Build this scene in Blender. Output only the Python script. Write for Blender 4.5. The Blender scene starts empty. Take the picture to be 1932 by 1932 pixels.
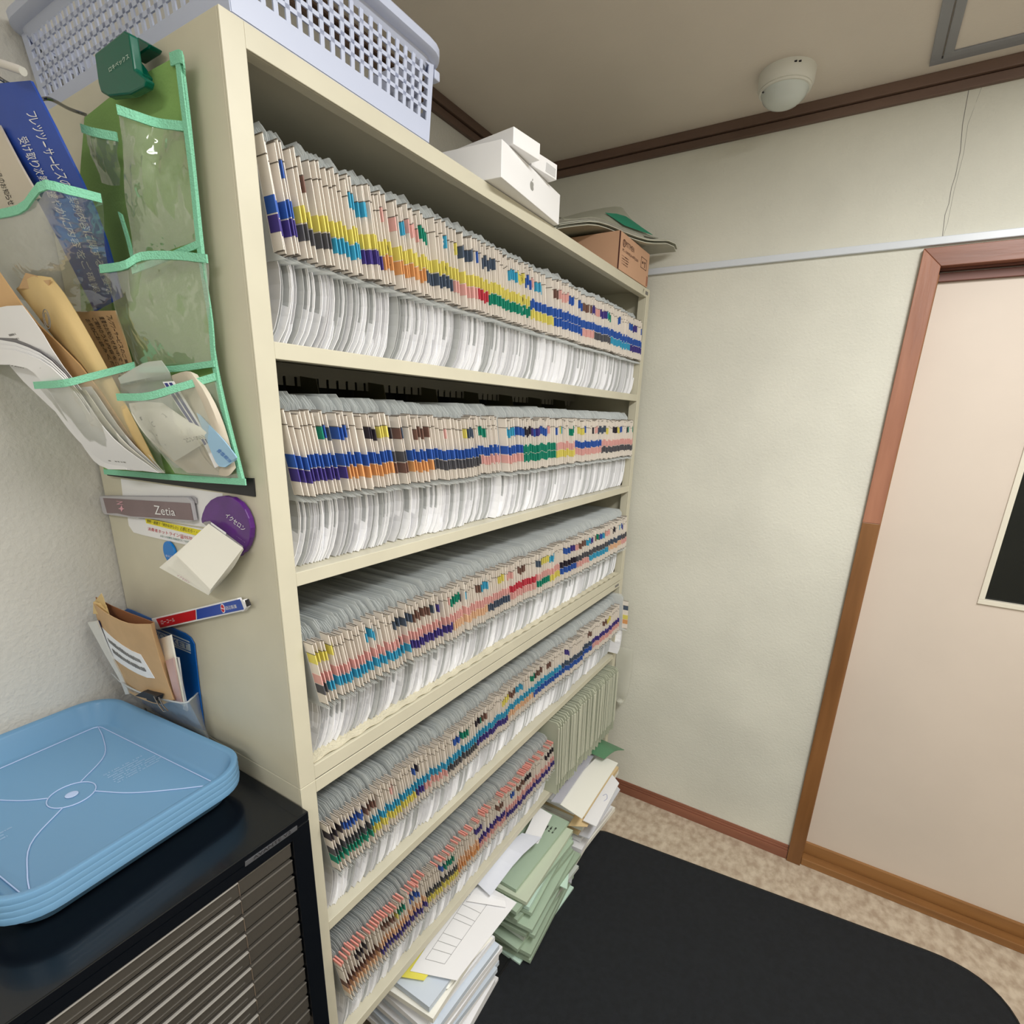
import bpy, math, random
from mathutils import Vector, Matrix
R = random.Random(7)
SC = bpy.context.scene
COL = SC.collection
# ---------------------------------------------------------------- camera, light, exposure
FPX, PPX, PPY, IMG = 991.95, 979.31, 1084.15, 1932.0
CM = Matrix(((0.85133935, -0.17858885, 0.4932822), (0.52359742, 0.2307024, -0.82013544), (0.03266566, 0.95649487, 0.28991469)))
CP = Vector((0.65870397, -0.43229727, 1.57997765))
cd = bpy.data.cameras.new('camera'); cam = bpy.data.objects.new('camera', cd); COL.objects.link(cam)
cd.sensor_width = 36.0; cd.sensor_fit = 'HORIZONTAL'; cd.lens = 36.0 * FPX / IMG
cd.shift_x = (IMG/2 - PPX) / IMG; cd.shift_y = (PPY - IMG/2) / IMG; cd.clip_start = 0.01
cam.matrix_world = Matrix.Translation(CP) @ CM.to_4x4()
SC.camera = cam
SC.view_settings.view_transform = 'Standard'; SC.view_settings.look = 'None'
SC.view_settings.gamma = 1.0; SC.view_settings.use_curve_mapping = False
SC.view_settings.exposure = 0.47
wd = bpy.data.worlds.new('world'); SC.world = wd; wd.use_nodes = True
wd.node_tree.nodes['Background'].inputs[0].default_value = (0.9, 0.95, 1.0, 1)
wd.node_tree.nodes['Background'].inputs[1].default_value = 0.15
def area(name, loc, rot, sx, sy, power, col, spread=180):
    l = bpy.data.lights.new(name, 'AREA'); l.shape = 'RECTANGLE'; l.size = sx; l.size_y = sy
    l.energy = power; l.color = col; l.spread = math.radians(spread)
    o = bpy.data.objects.new(name, l); COL.objects.link(o); o.location = loc; o.rotation_euler = rot
    return o
area('ceiling_light_panel', (1.15, 0.15, 2.425), (0, 0, 0), 0.30, 1.2, 29, (1.0, 0.995, 0.975))
area('rear_ceiling_light', (0.75, -1.5, 2.425), (0, 0, 0), 1.2, 0.30, 13, (1.0, 0.995, 0.98))
pl = bpy.data.lights.new('ceiling_fill_light', 'POINT'); pl.energy = 4.5; pl.shadow_soft_size = .12; pl.color = (1, .99, .97)  # added fill light with no fixture of its own, brightens the ceiling
po = bpy.data.objects.new('ceiling_fill_light', pl); COL.objects.link(po); po.location = (1.5, -.6, 2.15)
SC.cycles.transparent_max_bounces = 14
SC.cycles.max_bounces = 8; SC.cycles.diffuse_bounces = 5

# ---------------------------------------------------------------- helpers
def U(u, v, ax, val):
    d = CM @ Vector(((u - PPX) / FPX, -(v - PPY) / FPX, -1.0)); t = (val - CP[ax]) / d[ax]
    return CP + d * t
def S(u, v, d=0.0):            # point at distance d in front of the rack's side panel (plane y = -d)
    return U(u, v, 1, -d)
def proj(P):
    v = CM.transposed() @ (Vector(P) - CP); return (PPX + FPX * v.x / -v.z, PPY - FPX * v.y / -v.z)
def lin(c):
    return tuple((x/255/12.92 if x/255 <= .04045 else ((x/255+.055)/1.055)**2.4) for x in c)
MATS = {}
def mat(name, rgb, rough=.5, metal=0, alpha=1, bump=0, bscale=60, var=0, vscale=8, rgb2=None, vdetail=4, thresh=None, trans=0, spec=.5, coat=0, translu=0, stretch=None):
    if name in MATS: return MATS[name]
    m = bpy.data.materials.new(name); m.use_nodes = True; nt = m.node_tree; b = nt.nodes['Principled BSDF']
    c = lin(rgb) + (1,)
    b.inputs['Base Color'].default_value = c; b.inputs['Roughness'].default_value = rough
    b.inputs['Metallic'].default_value = metal; b.inputs['Alpha'].default_value = alpha
    b.inputs['Transmission Weight'].default_value = trans; b.inputs['Specular IOR Level'].default_value = spec
    b.inputs['Coat Weight'].default_value = coat
    m.diffuse_color = c
    def coord():
        tc = nt.nodes.new('ShaderNodeTexCoord'); mp = nt.nodes.new('ShaderNodeMapping'); nt.links.new(tc.outputs['Object'], mp.inputs[0])
        if stretch: mp.inputs['Scale'].default_value = stretch
        return mp
    if var or rgb2:
        mp = coord(); n = nt.nodes.new('ShaderNodeTexNoise'); n.inputs['Scale'].default_value = vscale; n.inputs['Detail'].default_value = vdetail
        nt.links.new(mp.outputs[0], n.inputs['Vector'])
        r = nt.nodes.new('ShaderNodeValToRGB'); lo, hi = thresh or (.35, .65)
        r.color_ramp.elements[0].position = lo; r.color_ramp.elements[1].position = hi
        c2 = lin(rgb2) if rgb2 else tuple(x * (1 - var) for x in c[:3])
        r.color_ramp.elements[0].color = tuple(c2) + (1,); r.color_ramp.elements[1].color = c
        nt.links.new(n.outputs[0], r.inputs[0]); nt.links.new(r.outputs[0], b.inputs['Base Color'])
    if bump:
        mp = coord(); n = nt.nodes.new('ShaderNodeTexNoise'); n.inputs['Scale'].default_value = bscale; n.inputs['Detail'].default_value = 5
        nt.links.new(mp.outputs[0], n.inputs['Vector']); bp = nt.nodes.new('ShaderNodeBump'); bp.inputs['Strength'].default_value = bump; bp.inputs['Distance'].default_value = .002
        nt.links.new(n.outputs[0], bp.inputs['Height']); nt.links.new(bp.outputs[0], b.inputs['Normal'])
    if translu:
        t = nt.nodes.new('ShaderNodeBsdfTranslucent'); t.inputs[0].default_value = c; mx = nt.nodes.new('ShaderNodeMixShader')
        mx.inputs[0].default_value = translu; out = nt.nodes['Material Output']
        nt.links.new(b.outputs[0], mx.inputs[1]); nt.links.new(t.outputs[0], mx.inputs[2]); nt.links.new(mx.outputs[0], out.inputs[0])
    MATS[name] = m; return m
class MB:
    def __init__(s): s.v = []; s.f = []; s.m = []
    def add(s, vs, fs, mi=0):
        o = len(s.v); s.v += [tuple(v) for v in vs]; s.f += [tuple(i + o for i in f) for f in fs]; s.m += [mi] * len(fs); return s
    def box(s, x0, x1, y0, y1, z0, z1, mi=0):
        return s.add([(x0,y0,z0),(x1,y0,z0),(x1,y1,z0),(x0,y1,z0),(x0,y0,z1),(x1,y0,z1),(x1,y1,z1),(x0,y1,z1)],
            [(0,3,2,1),(4,5,6,7),(0,1,5,4),(1,2,6,5),(2,3,7,6),(3,0,4,7)], mi)
    def prism(s, pts, vec, mi=0):      # polygon extruded by a vector
        n = len(pts); vec = Vector(vec); a = [Vector(p) for p in pts]
        return s.add(a + [p + vec for p in a], [tuple(range(n))[::-1], tuple(range(n, 2*n))] + [(i, (i+1) % n, n + (i+1) % n, n + i) for i in range(n)], mi)
    def tube(s, path, r, n=8, mi=0, closed=False):
        P = [Vector(p) for p in path]; k = len(P); rings = []; up = Vector((0, 0, 1))
        for i in range(k):
            a = P[(i-1) % k] if closed or i else P[0]; b = P[(i+1) % k] if closed or i < k-1 else P[-1]
            t = (b - a).normalized(); x = t.cross(up)
            if x.length < .05: x = t.cross(Vector((0, 1, 0)))
            x.normalize(); y = x.cross(t)
            rings += [P[i] + x * (r * math.cos(2*math.pi*j/n)) + y * (r * math.sin(2*math.pi*j/n)) for j in range(n)]
        fs = []
        for i in range(k if closed else k-1):
            for j in range(n):
                i2 = (i+1) % k; fs.append((i*n+j, i*n+(j+1) % n, i2*n+(j+1) % n, i2*n+j))
        if not closed: fs += [tuple(range(n))[::-1], tuple((k-1)*n + j for j in range(n))]
        return s.add(rings, fs, mi)
    def lathe(s, prof, c=(0, 0, 0), n=32, mi=0):
        c = Vector(c); vs = []; fs = []
        for r, z in prof: vs += [c + Vector((r*math.cos(2*math.pi*j/n), r*math.sin(2*math.pi*j/n), z)) for j in range(n)]
        for i in range(len(prof)-1):
            for j in range(n): fs.append((i*n+j, i*n+(j+1) % n, (i+1)*n+(j+1) % n, (i+1)*n+j))
        fs += [tuple(range(n))[::-1], tuple((len(prof)-1)*n + j for j in range(n))]
        return s.add(vs, fs, mi)
    def sheet(s, rows, th=.0006, mi=0):     # closed thin slab through a grid of points
        nr, nc = len(rows), len(rows[0]); top = []; bot = []
        for i in range(nr):
            for j in range(nc):
                du = Vector(rows[min(i+1, nr-1)][j]) - Vector(rows[max(i-1, 0)][j]); dv = Vector(rows[i][min(j+1, nc-1)]) - Vector(rows[i][max(j-1, 0)])
                n = du.cross(dv); n = n.normalized() if n.length > 1e-12 else Vector((0, 0, 1))
                p = Vector(rows[i][j]); top.append(p + n*th/2); bot.append(p - n*th/2)
        N = nr*nc; fs = []
        for i in range(nr-1):
            for j in range(nc-1):
                a, b, c, d = i*nc+j, i*nc+j+1, (i+1)*nc+j+1, (i+1)*nc+j
                fs += [(a, d, c, b), (N+a, N+b, N+c, N+d)]
        for i in range(nr-1):
            a, b = i*nc, (i+1)*nc; fs.append((a, N+a, N+b, b)); a, b = a+nc-1, b+nc-1; fs.append((a, b, N+b, N+a))
        for j in range(nc-1):
            fs.append((j, j+1, N+j+1, N+j)); a = (nr-1)*nc+j; fs.append((a, N+a, N+a+1, a+1))
        return s.add(top + bot, fs, mi)
    def mesh(s, name, mats, smooth=False):
        me = bpy.data.meshes.new(name); me.from_pydata(s.v, [], s.f)
        for m in (mats if isinstance(mats, (list, tuple)) else [mats]): me.materials.append(m)
        me.polygons.foreach_set('material_index', s.m)
        if smooth: me.polygons.foreach_set('use_smooth', [True]*len(s.f))
        me.update(); return me
    def build(s, name, mats, parent=None, smooth=False, bevel=0, world=None):
        o = bpy.data.objects.new(name, s.mesh(name, mats, smooth)); COL.objects.link(o)
        if parent is not None:
            o.parent = parent
            if not world: o.matrix_parent_inverse = INV(parent)
        if bevel:
            b = o.modifiers.new('bevel', 'BEVEL'); b.width = bevel; b.segments = 2; b.limit_method = 'ANGLE'; b.angle_limit = .6
        elif smooth:
            try: o.data.set_sharp_from_angle(angle=.7)
            except Exception: pass
        return o
ROOTM = {}
def INV(p):
    m = Matrix.Identity(4)
    while p is not None:
        m = (Matrix.LocRotScale(p.location, p.rotation_euler, p.scale)) @ p.matrix_parent_inverse.inverted_safe().inverted_safe() if False else m
        break
    return root_matrix(p).inverted()
def root_matrix(p):
    L = Matrix.LocRotScale(p.location, p.rotation_euler, p.scale)
    if p.parent is None: return L
    return root_matrix(p.parent) @ p.matrix_parent_inverse @ L
def tag(o, label, cat, group=None, kind=None):
    o['label'] = label; o['category'] = cat
    if group: o['group'] = group
    if kind: o['kind'] = kind
    return o
def thing(name, label, cat, loc, group=None):
    o = bpy.data.objects.new(name, None); COL.objects.link(o); o.location = loc; o.empty_display_size = .02
    return tag(o, label, cat, group)
def struct(o): o['kind'] = 'structure'; return o
def cr(p, t):     # Catmull-Rom through list p at t in 0..len-1
    n = len(p); i = min(int(t), n-2); f = t - i
    a, b, c, d = p[max(i-1, 0)], p[i], p[i+1], p[min(i+2, n-1)]
    if i == 0: a = b*2 - c
    if i+2 > n-1: d = c*2 - b
    return .5*((2*b) + (c-a)*f + (2*a-5*b+4*c-d)*f*f + (3*b-a-3*c+d)*f**3)
def curve(pts, n): 
    P = [Vector(p) for p in pts]; return [cr(P, (len(P)-1)*i/n) for i in range(n+1)]
def patch(rows, nu=8, nv=8):
    cols = [curve(r, nv) for r in rows]; out = []
    for j in range(nv+1):
        out.append(curve([c[j] for c in cols], nu))
    return [[out[j][i] for j in range(nv+1)] for i in range(nu+1)]
def along(P, a, c):
    n, m_ = len(P)-1, len(P[0])-1; i, j = min(int(a*n), n-1), min(int(c*m_), m_-1); fa, fc = a*n-i, c*m_-j
    return (P[i][j]*(1-fa)+P[i+1][j]*fa)*(1-fc) + (P[i][j+1]*(1-fa)+P[i+1][j+1]*fa)*fc
def text_on(body, q, m, parent=None, off=.0006, name='lettering', flat=False):
    bl, br, tr, tl = [Vector(p) for p in q]
    cu = bpy.data.curves.new('t', 'FONT'); cu.body = body; cu.resolution_u = 2
    t = bpy.data.objects.new('t', cu); COL.objects.link(t); bpy.context.view_layer.update()
    me = bpy.data.meshes.new_from_object(t); bpy.data.objects.remove(t)
    xs = [v.co.x for v in me.vertices]; ys = [v.co.y for v in me.vertices]
    if not xs: return None
    x0, x1, y0, y1 = min(xs), max(xs), min(ys), max(ys)
    n = (br - bl).cross(tl - bl).normalized()
    for v in me.vertices:
        a = (v.co.x-x0)/(x1-x0); b = (v.co.y-y0)/(y1-y0) if y1 > y0 else .5
        v.co = (bl*(1-a)+br*a)*(1-b) + (tl*(1-a)+tr*a)*b + n*off
    me.materials.clear(); me.materials.append(m); me.name = name
    o = bpy.data.objects.new(name, me); COL.objects.link(o)
    if parent is not None: o.parent = parent; o.matrix_parent_inverse = INV(parent)
    return o
def scribble(q, m, parent, rows=4, off=.0006, name='printed_text', seed=1, dens=.75, vert=False, h=.45):
    """rows of small dark marks, print too small to read in the photograph"""
    r = random.Random(seed); bl, br, tr, tl = [Vector(p) for p in q]; n = (br-bl).cross(tl-bl).normalized(); mb = MB()
    def P(a, b): return (bl*(1-a)+br*a)*(1-b) + (tl*(1-a)+tr*a)*b + n*off
    for k in range(rows):
        a = r.random()*.05; end = .6 + .4*r.random(); b0 = 1 - (k+.75)/rows; b1 = b0 + h/rows
        while a < end:
            w = .012 + .02*r.random()
            if r.random() < dens: mb.add([P(a, b0), P(a+w, b0), P(a+w, b1 - r.random()*.15/rows), P(a, b1)], [(0, 1, 2, 3)])
            a += w + .008
    return mb.build(name, m, parent)
def quad_slab(q, th=.0006):
    mb = MB(); q = [Vector(p) for p in q]; n = (q[1]-q[0]).cross(q[3]-q[0]).normalized(); return mb.prism(q, n*th)

# ---------------------------------------------------------------- materials
M_wall = mat('wallpaper_cream', (222, 221, 209), .85, bump=.5, bscale=160, var=.10, vscale=3.5)
M_wallL = mat('plaster_grey_white', (205, 203, 196), .85, bump=.9, bscale=120, var=.08, vscale=5)
M_ceil = mat('ceiling_board', (226, 218, 208), .9, bump=.2, bscale=200, var=.05, vscale=4)
M_wood = mat('brown_wood', (172, 118, 92), .42, bump=.3, bscale=90, rgb2=(138, 88, 66), vscale=14, stretch=(1, 1, .12))
M_woodH = mat('brown_wood_horizontal', (152, 98, 76), .42, bump=.3, bscale=90, rgb2=(122, 76, 58), vscale=14, stretch=(.12, 1, 1))
M_woodo = mat('amber_wood', (148, 102, 60), .4, bump=.3, bscale=90, rgb2=(118, 78, 42), vscale=16, stretch=(1, 1, .1))
M_woodoH = mat('amber_wood_horizontal', (152, 108, 62), .4, bump=.3, bscale=90, rgb2=(120, 80, 42), vscale=16, stretch=(.1, 1, 1))
M_crown = mat('dark_crown_wood', (118, 94, 82), .5, rgb2=(94, 74, 64), vscale=10, stretch=(.15, .15, 1))
M_floor = mat('mottled_vinyl', (200, 186, 166), .5, rgb2=(168, 150, 130), vscale=30, vdetail=15, thresh=(.36, .64), stretch=(1.3, .9, 1), bump=.05)
M_door = mat('door_laminate', (216, 203, 190), .5, var=.05, vscale=3)
M_doorglass = mat('dark_door_glass', (8, 14, 14), .08)
M_rack = mat('beige_enamel_steel', (208, 203, 182), .38, var=.06, vscale=9, bump=.05, bscale=40)
M_rackd = mat('rail_grey_steel', (150, 146, 132), .5)
M_divd = mat('dark_divider_steel', (96, 92, 70), .5)
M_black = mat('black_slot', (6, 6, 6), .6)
M_paper = mat('folder_paper', (232, 232, 234), .75, translu=.15)
M_paper2 = mat('folder_paper_grey', (205, 207, 206), .75, translu=.15)
M_paper3 = mat('folder_paper_bright', (250, 250, 252), .7)
M_sleeve = mat('clear_sleeve', (236, 240, 240), .2, alpha=.45)
M_strip = mat('index_card', (242, 234, 224), .55)
M_stripd = mat('index_card_rule', (105, 98, 88), .6)
M_stripr = mat('index_card_red_edge', (222, 150, 138), .6)
M_green = mat('organizer_green_cloth', (150, 192, 112), .8, bump=.3, bscale=300, translu=.2)
M_mint = mat('mint_binding', (140, 214, 180), .75, bump=1.0, bscale=500)
def film(name, rgb, haze, rough=.06, refl=.34):
    m = bpy.data.materials.new(name); m.use_nodes = True; nt = m.node_tree; nt.nodes.clear(); N = nt.nodes.new; L = nt.links.new
    tr = N('ShaderNodeBsdfTransparent'); df = N('ShaderNodeBsdfDiffuse'); df.inputs[0].default_value = lin(rgb) + (1,)
    gl = N('ShaderNodeBsdfGlossy'); gl.inputs['Roughness'].default_value = rough; m1 = N('ShaderNodeMixShader'); m1.inputs[0].default_value = haze
    L(tr.outputs[0], m1.inputs[1]); L(df.outputs[0], m1.inputs[2])
    tc = N('ShaderNodeTexCoord'); ns = N('ShaderNodeTexNoise'); ns.inputs['Scale'].default_value = 38; L(tc.outputs['Object'], ns.inputs['Vector'])
    bp = N('ShaderNodeBump'); bp.inputs['Strength'].default_value = .5; bp.inputs['Distance'].default_value = .006; L(ns.outputs[0], bp.inputs['Height']); L(bp.outputs[0], gl.inputs['Normal'])
    fr = N('ShaderNodeFresnel'); fr.inputs[0].default_value = 1.5; mm = N('ShaderNodeMath'); mm.operation = 'MULTIPLY_ADD'; mm.inputs[1].default_value = refl; mm.inputs[2].default_value = .05; L(fr.outputs[0], mm.inputs[0])
    m2 = N('ShaderNodeMixShader'); L(mm.outputs[0], m2.inputs[0]); L(m1.outputs[0], m2.inputs[1]); L(gl.outputs[0], m2.inputs[2])
    out = N('ShaderNodeOutputMaterial'); L(m2.outputs[0], out.inputs[0]); m.diffuse_color = lin(rgb) + (.3,); MATS[name] = m; return m
M_film = film('clear_film', (226, 234, 214), .09)
M_film2 = film('clear_pocket_plastic', (225, 232, 235), .16)
M_tray = mat('blue_tray_plastic', (132, 182, 220), .22, translu=.3, coat=.2, alpha=.9)
M_trayl = mat('tray_moulded_line', (176, 196, 232), .3)
M_cab = mat('black_cabinet_enamel', (9, 13, 19), .22, coat=.15)
M_clear = mat('smoky_drawer_plastic', (78, 74, 68), .25, alpha=.85)
M_drawin = mat('drawer_contents', (120, 104, 88), .8, rgb2=(70, 62, 54), vscale=22, stretch=(1, .15, 1))
M_silver = mat('silver_plate', (120, 122, 128), .3, metal=.6)
M_chrome = mat('chrome_wire', (150, 152, 156), .18, metal=1)
M_white = mat('white_card', (245, 245, 246), .4)
M_offw = mat('off_white_paper', (240, 238, 228), .7)
M_whitep = mat('white_paper', (238, 238, 240), .7)
M_kraft = mat('kraft_paper', (204, 168, 124), .7, var=.12, vscale=20, bump=.3, bscale=60)
M_kraft2 = mat('pale_kraft_paper', (216, 188, 132), .65, var=.1, vscale=14, bump=.3, bscale=60)
M_carton = mat('brown_cardboard', (204, 162, 132), .8, var=.05)
M_blk = mat('black_print', (34, 32, 34), .6)
M_grey = mat('grey_print', (120, 118, 116), .6)
M_red = mat('red_print', (196, 32, 52), .5)
M_mag = mat('magenta_print', (176, 40, 130), .5)
M_basket = mat('pale_blue_basket_plastic', (206, 214, 236), .35, translu=.15)
M_mat = mat('black_mat_pile', (23, 27, 32), .95, bump=.8, bscale=700, var=.3, vscale=60)
M_matb = mat('black_mat_binding', (12, 13, 15), .6)
M_purple = mat('purple_plastic', (94, 40, 130), .22, var=.2, vscale=30)
M_blue = mat('envelope_blue', (44, 80, 178), .45, var=.15, vscale=9)
M_pblue = mat('pocket_blue', (0, 92, 176), .35)
M_teal = mat('clip_green_plastic', (0, 94, 74), .25)
M_sgreen = mat('sage_green_folder', (168, 188, 166), .65)
M_sgreen2 = mat('pale_mint_folder', (196, 222, 208), .65)
M_folio = mat('grey_green_folio', (190, 194, 174), .55, translu=.1)
M_yel = mat('yellow_sheet', (232, 222, 96), .6)
M_lamp = mat('lamp_white', (222, 222, 214), .4)
M_alu = mat('hatch_grey_metal', (142, 144, 150), .4, metal=.2)
SCOL = {'blue': (52, 96, 182), 'navy': (74, 62, 140), 'yellow': (230, 218, 110), 'grey': (92, 92, 98), 'cyan': (64, 168, 206), 'orange': (226, 164, 106),
        'slate': (78, 92, 112), 'pink': (232, 178, 172), 'red': (204, 66, 82), 'green': (24, 142, 116), 'black': (50, 44, 56), 'peach': (236, 196, 160), 'brown': (124, 92, 82)}
M_st = {k: mat('sticker_' + k, v, .5) for k, v in SCOL.items()}

# ---------------------------------------------------------------- room
CZ, YW, XL, XR, YB = 2.4326, 1.497, -.511, 2.7, -2.2
b = MB().box(XL-.1, XR+.1, YB-.1, YW+.25, -.06, 0); struct(b.build('floor', M_floor))
b = MB().box(XL-.1, XR+.1, YB-.1, YW+.25, CZ, CZ+.06); struct(b.build('ceiling', M_ceil))
b = MB().box(XL-.1, XL, YB-.1, YW+.25, 0, CZ); struct(b.build('wall_left', M_wallL))
b = MB().box(XR, XR+.1, YB-.1, YW+.25, 0, CZ); struct(b.build('wall_right', M_wall))
b = MB().box(XL, XR, YB-.1, YB, 0, CZ); struct(b.build('wall_back', M_wall))
DX0, DX1, DZ = .731, 2.0, 2.04
b = MB().box(XL, DX0+.01, YW, YW+.1, 0, CZ); b.box(DX0+.01, DX1-.01, YW, YW+.1, DZ-.01, CZ); b.box(DX1-.01, XR, YW, YW+.1, 0, CZ); b.box(XL, XR, YW+.12, YW+.14, 0, CZ)
wf = struct(b.build('wall_far', M_wall))
# crack in the wallpaper above the door: two hairlines
cr1 = [(1828, 168), (1816, 235), (1812, 285), (1803, 330), (1795, 355), (1790, 385), (1783, 405), (1778, 446), (1774, 447)]
for pts, rr in ((cr1, .0007), ([(1852, 165), (1826, 235), (1818, 290), (1800, 360), (1788, 420), (1779, 447)], .0004)):
    MB().tube([U(u, v, 1, YW+.0001) for u, v in pts], rr, 5).build('wall_crack', M_grey, wf)
# crown mouldings (two steps), baseboard, conduit
def crown(name, a):
    return struct(a.build(name, M_crown, bevel=.0015))
b = MB(); b.box(XL, XR, YW-.022, YW, CZ-.024, CZ); b.box(XL, XR, YW-.014, YW, CZ-.046, CZ-.026); b.box(XL, XR, YW-.008, YW, CZ-.027, CZ-.023); crown('trim_1', b)
b = MB(); b.box(XL, XL+.022, YB, YW-.023, CZ-.024, CZ); b.box(XL, XL+.014, YB, YW-.023, CZ-.046, CZ-.026); b.box(XL, XL+.008, YB, YW-.023, CZ-.027, CZ-.023); crown('trim_2', b)
b = MB(); b.box(-.45, DX0-.001, YW-.009, YW, 0, .036); b.box(-.45, DX0-.001, YW-.006, YW, .037, .046); b.box(-.45, DX0-.001, YW-.004, YW, .047, .059)
struct(b.build('baseboard_far', M_woodH, bevel=.001))
b = MB(); b.box(XL+.001, XR-.001, YW-.012, YW, 2.047, 2.066)
tag(b.build('wall_conduit', mat('white_conduit', (214, 220, 228), .35), bevel=.002), 'straight white plastic cable conduit running across the far wall above the door frame', 'conduit')
# door: frame, bottom rail, slab, dark window
b = MB(); b.box(DX0, DX0+.046, YW-.016, YW+.012, 0, 1.3); fr = struct(b.build('door_1', [M_woodo], bevel=.0015))
b = MB(); b.prism([(DX0, YW-.016, 1.3), (DX0+.046, YW-.016, 1.3), (DX0+.046, YW-.016, DZ-.046), (DX0, YW-.016, DZ)], (0, .028, 0)); b.build('jamb_top', M_wood, fr, bevel=.0015)
b = MB(); b.prism([(DX0, YW-.016, DZ), (DX0+.046, YW-.016, DZ-.046), (DX1, YW-.016, DZ-.046), (DX1, YW-.016, DZ)], (0, .028, 0)); b.build('header', M_woodH, fr, bevel=.0015)
b = MB(); b.box(DX0+.036, DX0+.05, YW+.012, YW+.06, 0, DZ-.06); b.build('jamb_stop', M_woodo, fr, bevel=.002)
b = MB(); b.box(DX0+.046, DX1, YW+.018, YW+.1, DZ-.05, DZ-.012); b.box(DX0+.046, DX1, YW+.028, YW+.1, DZ-.075, DZ-.054); b.build('head_rail', mat('dark_groove_wood', (112, 66, 54), .5), fr, bevel=.001)
b = MB(); b.box(DX0+.047, DX1, YW-.006, YW+.03, .0, .028); b.build('bottom_track', M_woodoH, fr, bevel=.002)
b = MB(); b.box(DX0+.047, DX1, YW+.03, YW+.05, .0, .075); b.build('kick_rail', M_woodoH, fr, bevel=.002)
wx0, wx1, wz0, wz1 = 1.068, 1.45, 1.10, 1.85; yd = YW+.04
b = MB(); b.box(DX0+.05, wx0, yd, yd+.03, .02, DZ-.02); b.box(wx1, DX1, yd, yd+.03, .02, DZ-.02); b.box(wx0, wx1, yd, yd+.03, .02, wz0); b.box(wx0, wx1, yd, yd+.03, wz1, DZ-.02)
b.build('door_panel', M_door, fr)
b = MB()
for a in ((wx0-.008, wx0+.006, wz0+.0062, wz1-.0062), (wx1-.006, wx1+.008, wz0+.0062, wz1-.0062), (wx0-.008, wx1+.008, wz0-.008, wz0+.006), (wx0-.008, wx1+.008, wz1-.006, wz1+.008)):
    b.box(a[0], a[1], yd-.006, yd+.012, a[2], a[3])
b.build('window_bead', mat('cream_bead', (222, 216, 200), .4), fr, bevel=.001)
MB().box(wx0, wx1, yd+.012, yd+.018, wz0, wz1).build('glass_pane', M_doorglass, fr)

# ceiling hatch and lamp
hx0, hx1, hy0, hy1 = .656, 1.11, .975, 1.432
h = thing('ceiling_hatch', 'square grey-framed access hatch in the ceiling beside the far wall', 'hatch', (hx0, hy0, CZ))
def ring(b, x0, x1, y0, y1, w, z0, z1):
    b.box(x0, x1, y0, y0+w, z0, z1); b.box(x0, x1, y1-w, y1, z0, z1); b.box(x0, x0+w, y0+w, y1-w, z0, z1); b.box(x1-w, x1, y0+w, y1-w, z0, z1)
b = MB(); ring(b, hx0, hx1, hy0, hy1, .022, CZ-.006, CZ); b.build('outer_frame', M_alu, h, bevel=.001)
b = MB(); ring(b, hx0+.025, hx1-.025, hy0+.025, hy1-.025, .019, CZ-.008, CZ); b.build('inner_frame', M_alu, h, bevel=.001)
MB().box(hx0+.044, hx1-.044, hy0+.044, hy1-.044, CZ-.004, CZ).build('hatch_panel', M_ceil, h)
lx, ly = .353, 1.312
l = thing('ceiling_sensor', 'round white dome sensor mounted on the ceiling near the far wall', 'sensor', (lx, ly, CZ))
MB().lathe([(.03, -.034), (.062, -.034), (.066, -.028), (.067, 0)], (lx, ly, CZ), 40).build('base', M_lamp, l, smooth=True)
MB().lathe([(.03, -.040), (.0605, -.040), (.0625, -.037), (.0605, -.033), (.03, -.033)], (lx, ly, CZ), 40).build('ring', M_lamp, l, smooth=True)
MB().lathe([(.006, -.072), (.022, -.070), (.038, -.064), (.050, -.054), (.056, -.040), (.03, -.039)][::1], (lx, ly, CZ), 40).build('dome', mat('dome_white', (205, 212, 208), .25), l, smooth=True)
for a in (-.5, -.35):
    MB().box(-.003, .003, -.0012, .0012, -.0015, .0015).build('vent_slot', M_blk, l).location = (lx + .0672*math.sin(a+.9), ly - .0672*math.cos(a+.9), CZ-.010)
MB().lathe([(.001, -.002), (.003, 0), (.001, .002)], (lx-.045, ly-.038, CZ-.046), 12).build('pin', M_blk, l)

# floor mat
mt = thing('floor_mat', 'large black floor mat with rounded corners lying on the beige vinyl floor', 'mat', (.7, .3, 0))
def rrect(x0, x1, y0, y1, r, n=10, rs=None):
    rs = rs or [r]*4; out = []
    for k, (cx, cy, a0) in enumerate(((x1, y0, -90), (x1, y1, 0), (x0, y1, 90), (x0, y0, 180))):
        rr = rs[k]; cx = cx - rr if cx == x1 else cx + rr; cy = cy - rr if cy == y1 else cy + rr
        out += [(cx + rr*math.cos(math.radians(a0 + 90*i/n)), cy + rr*math.sin(math.radians(a0+90*i/n))) for i in range(n+1)]
    return out
def rotp(p, a, c): 
    x, y = p[0]-c[0], p[1]-c[1]; return (c[0]+x*math.cos(a)-y*math.sin(a), c[1]+x*math.sin(a)+y*math.cos(a))
def round_poly(P, rad, n=10):
    out = []
    for i in range(len(P)):
        p, a, b_ = Vector(P[i]), Vector(P[i-1]), Vector(P[(i+1) % len(P)]); r_ = rad[i]; p0 = p + (a-p).normalized()*r_; p1 = p + (b_-p).normalized()*r_
        for k in range(n+1): t_ = k/n; out.append((1-t_)**2*p0 + 2*t_*(1-t_)*p + t_*t_*p1)
    return out
outer = round_poly([(.045, -1.0, 0), (1.42, -.95, 0), (1.345, 1.345, 0), (.066, 1.222, 0)], [.1, .2, .2, .05])
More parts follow.
